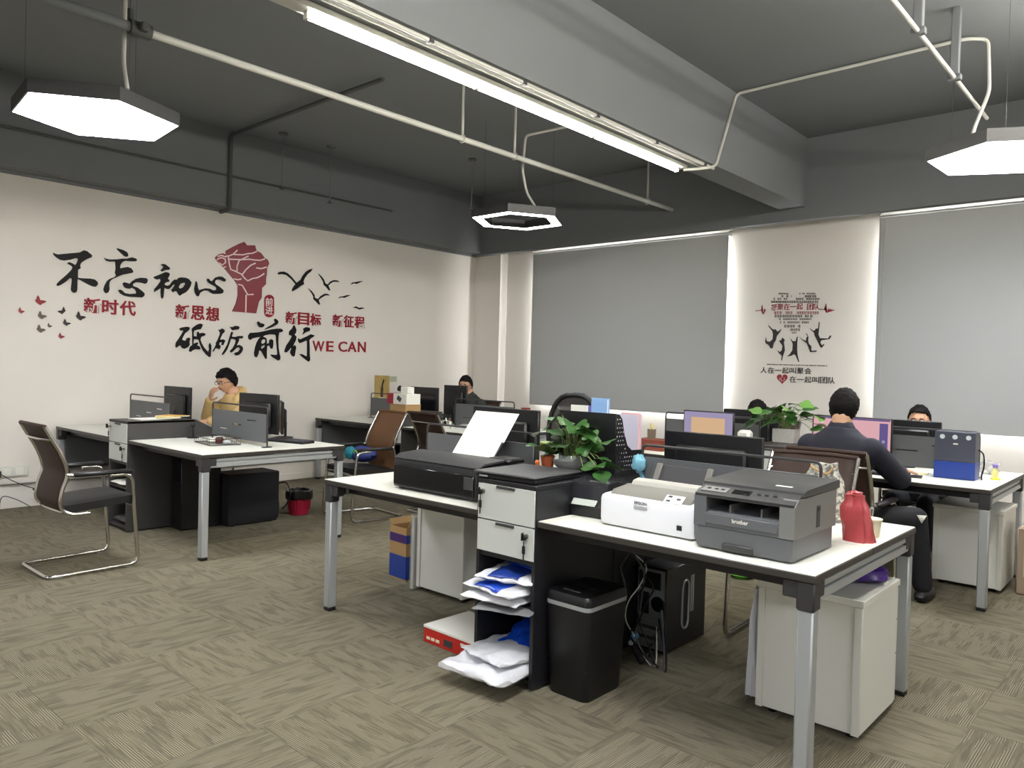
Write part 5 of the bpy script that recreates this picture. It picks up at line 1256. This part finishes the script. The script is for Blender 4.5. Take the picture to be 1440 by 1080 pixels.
p = MB(); p.blob((-.10, -.06, .08), (.06, .05, .06), .2, 7); p.build('teal_pocket', mat('teal_cloth', (24, 118, 134), .7), t)
p = MB(); p.tube(spline([(-.02, -.10, .08), (.0, -.115, .12), (.03, -.115, .09)], 4), .006, 6); p.build('green_tag', mat('lime_tag', (120, 170, 60), .6), t)
# window side desk clutter
t = thing('speaker', 'small white rounded box at the end of the orange monitor desk', 'box', (-2.555, 5.52, .75))
p = MB(); p.box((0, 0, .12), (.10, .09, .24), .02); p.build('box_shell', PEDW, t)
p = MB(); p.box((0, -.046, .11), (.07, .003, .16), .001); p.build('front_plate', PAPER, t)
t = thing('pen_holder', 'grey pencil holder on the brown box before the left blind', 'pen holder', (-3.47, 5.68, .845))
p = MB(); p.lathe((0, 0, 0), [(.035, 0), (.037, .08), (.034, .08), (.033, .004)], 16); p.build('cup_wall', mat('grey_wicker', (120, 108, 92), .6), t)
for k in range(4):
    p = MB(); p.cyl((.012*cos(k*1.6), .012*sin(k*1.6), .005), (.024*cos(k*1.6), .024*sin(k*1.6), .13), .004, 6); p.build('pencil', YEL if k % 2 else CREAM, t)
carton('reddish brown flat box before the left blind', (-3.44, 5.68, .75), (.24, .16, .095), mat('red_brown_card', (128, 62, 46), .6))
t = thing('document_box', 'navy and blue document box with round white stickers on the right bench', 'box', (-1.205, 5.86, .75))
p = MB(); p.b2((-.12, -.07, .115), (.12, .07, .315), .004); p.build('upper_case', mat('navy_grey_plastic', (66, 70, 84), .45), t)
p = MB(); p.b2((-.122, -.072, .0), (.122, .072, .115), .004); p.build('lower_case', BLUEP, t)
for x in (-.075, .0, .08):
    p = MB(); p.cyl((x, -.0705, .28), (x, -.0725, .28), .0155, 14); p.build('round_sticker', mat('pale_sticker', (206, 214, 220), .5), t)
p = MB(); p.box((.005, -.0715, .235), (.028, .002, .008)); p.build('label_strip', PAPER, t)
p = MB(); p.tube(spline([(.122, .02, .20), (.15, .03, .17), (.155, .03, .09), (.145, .02, .03), (.15, .0, .006)], 5), .005, 6); p.build('side_strap', BLK, t)
t = thing('plastic_wrap', 'crumpled clear wrap at the right end of the desk', 'wrap', (-1.10, 6.32, .75))
p = MB(); p.blob((0, 0, .045), (.07, .06, .05), .6, 4, 4, flat=-.045); p.build('film', CLEAR, t)
p = MB(); p.blob((.03, -.02, .03), (.03, .03, .03), .4, 2, 4, flat=-.03); p.build('tissue', PAPER, t)
t = thing('toy_bottle', 'little purple and yellow bottle at the right desk end', 'bottle', (-1.03, 6.16, .75))
p = MB(); p.lathe((0, 0, 0), [(.02, 0), (.022, .04), (.012, .055), (.012, .065)], 14); p.build('bottle_body', mat('pale_yellow_plastic', (236, 226, 150), .4), t)
p = MB(); p.lathe((0, 0, .065), [(.016, 0), (.016, .02), (.005, .028)], 14); p.build('bottle_cap', mat('violet_plastic', (140, 118, 196), .4), t)
t = thing('sticky_note', 'bright yellow sticky notes at the right desk end', 'notes', (-1.0, 6.0, .75), .3)
p = MB(); p.box((0, 0, .006), (.05, .05, .012), .001); p.build('note_pad', mat('neon_yellow_paper', (232, 238, 90), .7), t)
p = MB(); p.box((0, -.02, .0125), (.05, .006, .001)); p.build('glue_band', YEL, t)
t = thing('computer_mouse', 'black mouse on a dark pad by the suited person', 'mouse', (-1.47, 5.68, .754), .2)
p = MB(); p.box((0, 0, -.002), (.2, .17, .003), .001); p.build('mouse_pad', BLK, t)
p = MB(); p.blob((0, 0, .014), (.03, .05, .018), .0, flat=-.013); p.build('mouse_shell', BLKG, t)
t = thing('paper_stack', 'white sheets with a yellow tab between keyboard and document box', 'papers', (-1.50, 5.84, .75), .05)
p = MB(); p.box((0, 0, .006), (.24, .12, .012), .001); p.build('pages', PAPER, t)
p = MB(); p.box((.10, -.03, .0135), (.04, .05, .003)); p.build('yellow_tab', YEL, t)
# floor bits
t = thing('floor_dish', 'bright green shallow dish on the carpet under the far desk', 'dish', (-2.33, 5.04, 0))
p = MB(); p.lathe((0, 0, 0), [(.05, 0), (.09, .025), (.095, .025), (.052, .004)], 24, sy=.75); p.build('dish_wall', mat('lime_plastic', (96, 176, 50), .4), t)
p = MB(); p.lathe((0, 0, .003), [(.05, 0), (.05, .002)], 18); p.build('dish_floor', MATS['lime_plastic'], t)
t = thing('plastic_bag', 'white plastic bag hanging beside the right pedestal', 'bag', (-1.40, 3.22, .02))
p = MB(); bag_mesh(p, (.035, .06), .46, 5, (.0, .0), .35, 20, .3); p.build('bag_film', WFILM, t)
p = MB(); p.tube(spline([(0, 0, .44), (.01, .01, .50), (.03, .02, .48)], 4), .006, 6); p.build('bag_handle', WFILM, t)
t = thing('wrapped_carton', 'brown carton in clear wrap at the right photo edge', 'box', (-.74, 6.20, 0))
p = MB(); p.b2((-.13, -.15, .0), (.13, .15, .44), .006); p.build('box_body', CARD, t)
p = MB(); p.b2((-.136, -.156, .0), (.136, .156, .45), .012); p.build('plastic_wrap', CLEAR, t)
p = MB(); p.b2((-.09, -.1525, .12), (.02, -.15, .30)); p.build('printed_label', CREAM, t)
# sockets and leads on the left wall
t = thing('wall_socket', 'white double socket plate on the left wall trunking', 'socket', (XL+.022, 2.21, .345))
p = MB(); p.b2((-.02, -.12, -.05), (.012, .12, .045), .004); p.build('socket_plate', PEDW, t)
for y in (-.05, .05):
    p = MB(); p.b2((.012, y-.032, -.035), (.015, y+.032, .03), .001); p.build('socket_insert', PAPER, t)
t = thing('power_adapter', 'black adapter plugged in at the far left wall', 'adapter', (XL+.05, 2.06, .33))
p = MB(); p.b2((-.012, -.08, -.03), (.05, .04, .03), .006); p.build('adapter_body', BLK, t)
p = MB(); p.tube(spline([(.02, .04, .0), (.05, .12, -.06), (.07, .25, -.13), (.08, .35, -.16)], 6), .004, 6); p.build('adapter_lead', BLK, t)
p = MB(); p.box((.08, .33, -.155), (.03, .09, .025), .006); p.build('inline_switch', BLK, t)
p = MB(); p.tube(spline([(XL+.04, 2.10, .008), (XL+.06, 2.12, .12), (XL+.08, 2.22, .09), (XL+.1, 2.34, .008)], 6), .005, 6); tag(p.build('cable', SCRG), 'grey lead arching on the floor by the left wall', 'cable')

# ================================================================== people
def capsule(p, a, b, ra, rb, n=14, m=0):
    a, b = Vector(a), Vector(b); d = b-a; L = d.length or 1e-4; d = d/L; up = d.orthogonal().normalized(); q = d.cross(up); loops = []
    for k in range(1, 5):
        th = pi/2*(1-k/4); loops.append((a-d*ra*sin(th), ra*cos(th)))
    for k in range(5):
        th = pi/2*k/4.6; loops.append((b+d*rb*sin(th), rb*cos(th)))
    p.loft([[c+(up*cos(2*pi*i/n)+q*sin(2*pi*i/n))*max(r, 1e-4) for i in range(n)] for c, r in loops], m=m)
def fuse(name, mb, vox, mats, parent, smooth=6):
    me = bpy.data.meshes.new('tmp'); me.from_pydata(mb.v, [], mb.f)
    bm = bmesh.new(); bm.from_mesh(me); bmesh.ops.recalc_face_normals(bm, faces=bm.faces); bm.to_mesh(me); bm.free()
    ob = bpy.data.objects.new('tmp', me); COL.objects.link(ob)
    md = ob.modifiers.new('r', 'REMESH'); md.mode = 'VOXEL'; md.voxel_size = vox
    if smooth:
        s = ob.modifiers.new('s', 'SMOOTH'); s.iterations = smooth; s.factor = .5
    out = mesh_of(ob); bpy.data.objects.remove(ob); bpy.data.meshes.remove(me)
    for q in out.polygons: q.use_smooth = True
    return mesh_obj(name, out, mats, parent)
def head_point(n):
    x, y, z = n
    px, py, pz = x*.076, y*.096, z*.115
    if z < 0:
        k = (-z)**1.5; px *= 1-.26*k
        if y < 0: py *= 1-.42*(-z)
    if y > 0: py *= 1-.05*(1-abs(x))
    g = lambda a, b: math.exp(-a*a-b*b)
    if y > 0:
        py += .024*g(px/.012, (pz+.022)/.022) + .006*g(px/.05, (pz-.024)/.012) - .010*g((abs(px)-.031)/.014, (pz-.004)/.011)
        py += .006*g(px/.022, (pz+.060)/.009) + .010*g(px/.026, (pz+.098)/.018)
    return Vector((px, py, pz))
def head_geo(p, T):
    loops = []
    for j in range(1, 28):
        th = pi*j/28-pi/2
        loops.append([T @ head_point((cos(th)*cos(2*pi*i/40), cos(th)*sin(2*pi*i/40), sin(th))) for i in range(40)])
    p.loft(loops)
    for s in (-1, 1):
        L = []
        for j in range(1, 8):
            th = pi*j/8-pi/2; L.append([T @ Vector((s*.076+.010*cos(th)*cos(2*pi*i/12), -.008+.020*cos(th)*sin(2*pi*i/12)-.004*sin(th), -.002+.032*sin(th))) for i in range(12)])
        p.loft(L)
def hair(parent, T, m, style, seed=1, puff=.012):
    p = MB(); NU, NV = 56, 34
    def line(y, ax):
        if style == 'long': pts = [(.1, .052), (.05, .03), (.02, -.16), (-.1, -.26)]
        elif style == 'crop': pts = [(.1, .080), (.06, .070), (.03, .045), (.0, .005), (-.035, -.085), (-.1, -.108)]
        else: pts = [(.1, .066), (.06, .058), (.03, .02), (.0, -.02), (-.05, -.075), (-.1, -.085)]
        for (a, b), (c, d) in zip(pts, pts[1:]):
            if y >= c: return b+(d-b)*(a-y)/(a-c) if y < a else b
        return pts[-1][1]
    vs, keep = [], {}
    for j in range(NV+1):
        th = -pi/2+pi*j/NV
        for i in range(NU):
            d = (cos(th)*cos(2*pi*i/NU), cos(th)*sin(2*pi*i/NU), sin(th)); q = head_point(d)
            if style == 'long' and d[2] < 0: q = Vector((d[0]*.085, min(d[1], .35)*.095, d[2]*.28))
            nv = noise.noise(Vector(d)*7+Vector((seed, 0, 0)))
            q = q + Vector(d)*(puff*(1+.5*nv+.35*noise.noise(Vector(d)*22+Vector((0, seed, 0))))) ; vs.append(q)
    fs = []
    for j in range(NV):
        for i in range(NU):
            f = (j*NU+i, j*NU+(i+1) % NU, (j+1)*NU+(i+1) % NU, (j+1)*NU+i)
            c = sum((vs[k] for k in f), Vector())/4
            jag = .006*noise.noise(Vector((i*.9, 0, seed)))
            if c.z > line(c.y, abs(c.x))+jag: fs.append(f)
    used = sorted(set(k for f in fs for k in f)); mp = {k: n for n, k in enumerate(used)}
    p.add([T @ vs[k] for k in used], [tuple(mp[k] for k in f) for f in fs])
    o = p.build('hair', m, parent, 80); md = o.modifiers.new('t', 'SOLIDIFY'); md.thickness = .014; md.offset = -1
    return o
def hand(p, wrist, d, nrm, side, curl=.35):
    """palm, four unequal fingers with knuckle bends and a thumb from the palm's side"""
    w_ = Vector(wrist); d = Vector(d).normalized(); n = Vector(nrm); n = (n-d*n.dot(d)).normalized(); s = d.cross(n)*side
    for k in range(4):
        off = s*(-.030+.020*k); capsule(p, w_+off*.55+d*.01, w_+off+d*.088, .017, .0115, 10)
    for k, L in enumerate((.072, .080, .074, .058)):
        b = w_+s*(-.030+.020*k)+d*.088; dd = d.copy()
        for seg, f in enumerate((.45, .32, .23)):
            ang = curl*(.5+.5*seg); dd = (dd*cos(ang)+n*sin(ang)).normalized()
            e = b+dd*L*f; capsule(p, b, e, .0098-.001*seg, .0090-.001*seg, 8); b = e
    b = w_+s*(-.034)+d*.028; dd = (d*.6-s*.8+n*.25).normalized()
    for f in (.036, .030, .024):
        e = b+dd*f; capsule(p, b, e, .012, .0105, 8); b = e; dd = (dd+d*.4+n*.1).normalized()
def person(label, loc, rz, lean, head_rot, elbows, wrists, palms, top_m, leg_m, hair_style, skin=SKIN, hip=.52, glasses=False, knees=None, feet=None, hood=False, collar=None, seed=1, twist=0., hair_m=HAIR, sc=1., puff=.013):
    t = thing('person', label, 'person', loc, rz); t.scale = (sc, sc, sc)
    RL = Matrix.Rotation(-lean, 3, 'X')
    def B(x, y, h): return Vector((0, -.04, hip))+RL @ Vector((x, y, h))
    prof = [(-.06, .165, .125), (.0, .175, .13), (.13, .152, .112), (.28, .168, .12), (.40, .19, .116), (.455, .187, .104), (.495, .150, .092), (.525, .100, .078), (.555, .072, .066), (.585, .060, .060), (.62, .056, .058), (.64, .05, .055)]
    def torso(p, inf, h0=-1, h1=9, cut=.0):
        L = []
        for h, rx, ry in prof:
            if h < h0 or h > h1: continue
            L.append([B((rx+inf)*math.copysign(abs(cos(a))**.85, cos(a)), (ry+inf)*sin(a), h) for a in [2*pi*k/28 for k in range(28)]])
        p.loft(L)
    SH = {s: B(s*.185, -.005, .43) for s in (-1, 1)}
    HC = B(0, .035, .684); HT = Matrix.Translation(HC) @ head_rot.to_4x4()
    knees = knees or {s: Vector((s*.13, .40, hip-.01)) for s in (-1, 1)}; feet = feet or {s: Vector((s*.13, .38, .085)) for s in (-1, 1)}
    def arms(p, inf, hands, upto=1.):
        for s in (-1, 1):
            e, w_ = Vector(elbows[s]), Vector(wrists[s])
            capsule(p, SH[s], e, .056+inf, .044+inf*.9); capsule(p, e, e.lerp(w_, upto), .044+inf*.9, .030+inf*(.75 if upto < 1 else 0))
            if hands: hand(p, w_, palms[s][0], palms[s][1], s, palms[s][2])
    def legs(p, inf, upto=1.):
        for s in (-1, 1):
            h = Vector((s*.09, -.02, hip+.0)); capsule(p, h, knees[s], .085+inf, .058+inf); capsule(p, knees[s], knees[s].lerp(feet[s], upto), .056+inf, .042+inf*1.3)
    p = MB(); torso(p, 0); head_geo(p, HT); capsule(p, B(0, .0, .50), HC+head_rot @ Vector((0, -.02, -.05)), .058, .054); arms(p, 0, True); legs(p, 0)
    for s in (-1, 1): capsule(p, feet[s]+Vector((0, -.02, -.04)), feet[s]+Vector((0, .14, -.055)), .036, .028)
    fuse('body', p, .0065, skin, t, 3)
    p = MB(); torso(p, .02, -1, .56); arms(p, .022, False, .93)
    if hood:
        for k in range(9):
            a = pi*(.08+.84*k/8); capsule(p, B(.12*cos(a), .03-.12*sin(a), .50+.05*sin(a)), B(.12*cos(a+.3), .03-.12*sin(a+.3), .51+.05*sin(a+.3)), .042, .042, 10)
    jk = fuse('jacket' if top_m != 'shirt' else 'shirt', p, .010, top_m, t, 5)
    if collar is not None:
        q = MB(); q.loft([[B((.066+.014*k)*cos(a), .0+(.062+.014*k)*sin(a)+.006, .592-.026*k-.03*max(0, sin(a))) for a in [2*pi*i/24 for i in range(24)]] for k in range(3)], cap=False)
        o = q.build('collar', collar, t, 80); md = o.modifiers.new('t', 'SOLIDIFY'); md.thickness = .008
    p = MB(); legs(p, .014, .95); p.blob(Vector((0, -.03, hip-.005)), (.19, .15, .10), 0); fuse('trousers', p, .011, leg_m, t, 5)
    for s in (-1, 1):
        q = MB(); f = feet[s]; q.blob(f+Vector((0, .055, -.045)), (.05, .14, .045), .02, 2, flat=-.04, e=.8); q.build('shoe', BLK, t)
    hair(t, HT, hair_m, hair_style, seed, puff)
    for s in (-1, 1):
        q = MB(); q.blob(HT @ Vector((s*.031, .0815, .004)), (.0125, .0085, .0085), 0); ey = q.build('eye', mat('eye_white', (226, 222, 216), .3), t)
        q = MB(); q.blob(HT @ Vector((s*.031, .0895, .004)), (.0052, .003, .0055), 0); q.build('iris', BLKG, ey)
        q = MB(); q.tube([HT @ Vector((s*x, .0955-.05*abs(x-.03), z)) for x, z in ((.014, .023), (.03, .028), (.048, .022))], .0032, 6); q.build('eyebrow', hair_m, t)
    q = MB(); q.tube([HT @ Vector((x, .094-2.2*x*x, -.060+.9*x*x)) for x in (-.022, -.011, 0, .011, .022)], [.002, .0042, .005, .0042, .002], 8); q.build('lips', mat('lip_tone', (168, 100, 92), .45), t)
    if glasses:
        for s in (-1, 1):
            q = MB(); q.tube([HT @ Vector((s*.032+.021*cos(a), .104, .002+.016*sin(a))) for a in [2*pi*k/20 for k in range(20)]], .0022, 6, closed=True); g = q.build('glasses_rim', BLKG, t)
            q = MB(); q.tube([HT @ Vector((s*.053, .104, .006)), HT @ Vector((s*.076, .07, .008)), HT @ Vector((s*.084, -.01, .006))], .002, 6); q.build('glasses_arm', BLKG, g)
        q = MB(); q.tube([HT @ Vector((-.011, .105, .005)), HT @ Vector((0, .108, .009)), HT @ Vector((.011, .105, .005))], .002, 6); q.build('glasses_bridge', BLKG, t)
    return t, HT, B
def HR(pitch, yaw=0., roll=0.): return Matrix.Rotation(yaw, 3, 'Z') @ Matrix.Rotation(-pitch, 3, 'X') @ Matrix.Rotation(roll, 3, 'Y')
# person in the hoodie, hand raised to the mouth
HOOD = mat('beige_yellow_hoodie', (214, 184, 126), .85, bump=.2, noise_scale=40)
t, HT, B = person('person in a beige yellow hoodie and glasses with a hand at the mouth', (-7.42, 4.10, 0), pi, RAD(16), HR(RAD(14), RAD(14)),
    {1: (.27, .24, .80), -1: (-.25, .26, .78)}, {1: (.105, .30, .985), -1: (-.10, .40, .79)},
    {1: ((-.55, .05, .8), (-.2, -1, .1), .7), -1: ((.3, 1, -.05), (0, 0, -1), .3)}, HOOD, mat('dark_trousers', (30, 32, 40), .8), 'short', glasses=True, hood=True, seed=4, sc=1.03, puff=.02)
q = MB(); q.blob(HT @ Vector((-.082, .006, -.012)), (.006, .007, .012), 0); q.build('earphone', PAPER, t)
# person behind the far left monitors
person('person in a dark green shirt behind the far left monitors', (-6.97, 7.02, 0), pi, RAD(10), HR(RAD(8), RAD(22)),
    {1: (.29, .16, .74), -1: (-.29, .16, .74)}, {1: (.16, .38, .78), -1: (-.16, .38, .78)},
    {1: ((-.2, 1, 0), (0, 0, -1), .3), -1: ((.2, 1, 0), (0, 0, -1), .3)}, mat('dark_green_shirt', (52, 58, 50), .85), MATS['dark_trousers'], 'short', glasses=True, collar=MATS['dark_green_shirt'], seed=7)
# suited person, back to the camera
NAVY = mat('navy_suit_cloth', (30, 31, 46), .8, bump=.1, noise_scale=200)
t, HT, B = person('person in a navy suit seen from behind at the pink screen', (-1.67, 4.96, 0), 0, RAD(6), HR(RAD(4), RAD(-4)),
    {1: (.285, .28, .775), -1: (-.29, .24, .75)}, {1: (.19, .60, .80), -1: (-.16, .52, .79)},
    {1: ((-.05, 1, -.03), (0, 0, -1), .35), -1: ((.2, 1, 0), (0, 0, -1), .35)}, NAVY, mat('black_trousers', (20, 21, 28), .8), 'crop', collar=NAVY, seed=2,
    knees={1: Vector((.36, .36, .53)), -1: Vector((-.13, .40, .51))}, feet={1: Vector((.40, .42, .085)), -1: Vector((-.13, .42, .085))}, hip=.54)
q = MB(); q.add([(.385, .282, .565), (.435, .306, .565), (.412, .290, .515)], [(0, 1, 2)]); o = q.build('trouser_logo', PAPER, t, recalc=False); md = o.modifiers.new('t', 'SOLIDIFY'); md.thickness = .004; o.location = (0, -.0, 0)
# person at the far right by the window
person('person in a pale shirt with glasses behind the right monitor', (-1.69, 7.02, 0), pi, RAD(14), HR(RAD(8), RAD(6)),
    {1: (.29, .18, .74), -1: (-.29, .18, .74)}, {1: (.14, .40, .78), -1: (-.14, .40, .78)},
    {1: ((-.2, 1, 0), (0, 0, -1), .3), -1: ((.2, 1, 0), (0, 0, -1), .3)}, mat('pale_shirt', (206, 208, 214), .8), MATS['dark_trousers'], 'crop', glasses=True, hip=.46, seed=9, sc=.97)
# long haired person behind the planter
person('person with long black hair hidden behind the planter', (-3.07, 7.04, 0), pi, RAD(14), HR(RAD(18), RAD(-10)),
    {1: (.28, .18, .72), -1: (-.28, .18, .72)}, {1: (.14, .38, .78), -1: (-.14, .38, .78)},
    {1: ((-.2, 1, 0), (0, 0, -1), .3), -1: ((.2, 1, 0), (0, 0, -1), .3)}, mat('brown_knit', (96, 76, 66), .9), MATS['dark_trousers'], 'long', hip=.44, seed=12, sc=.97)
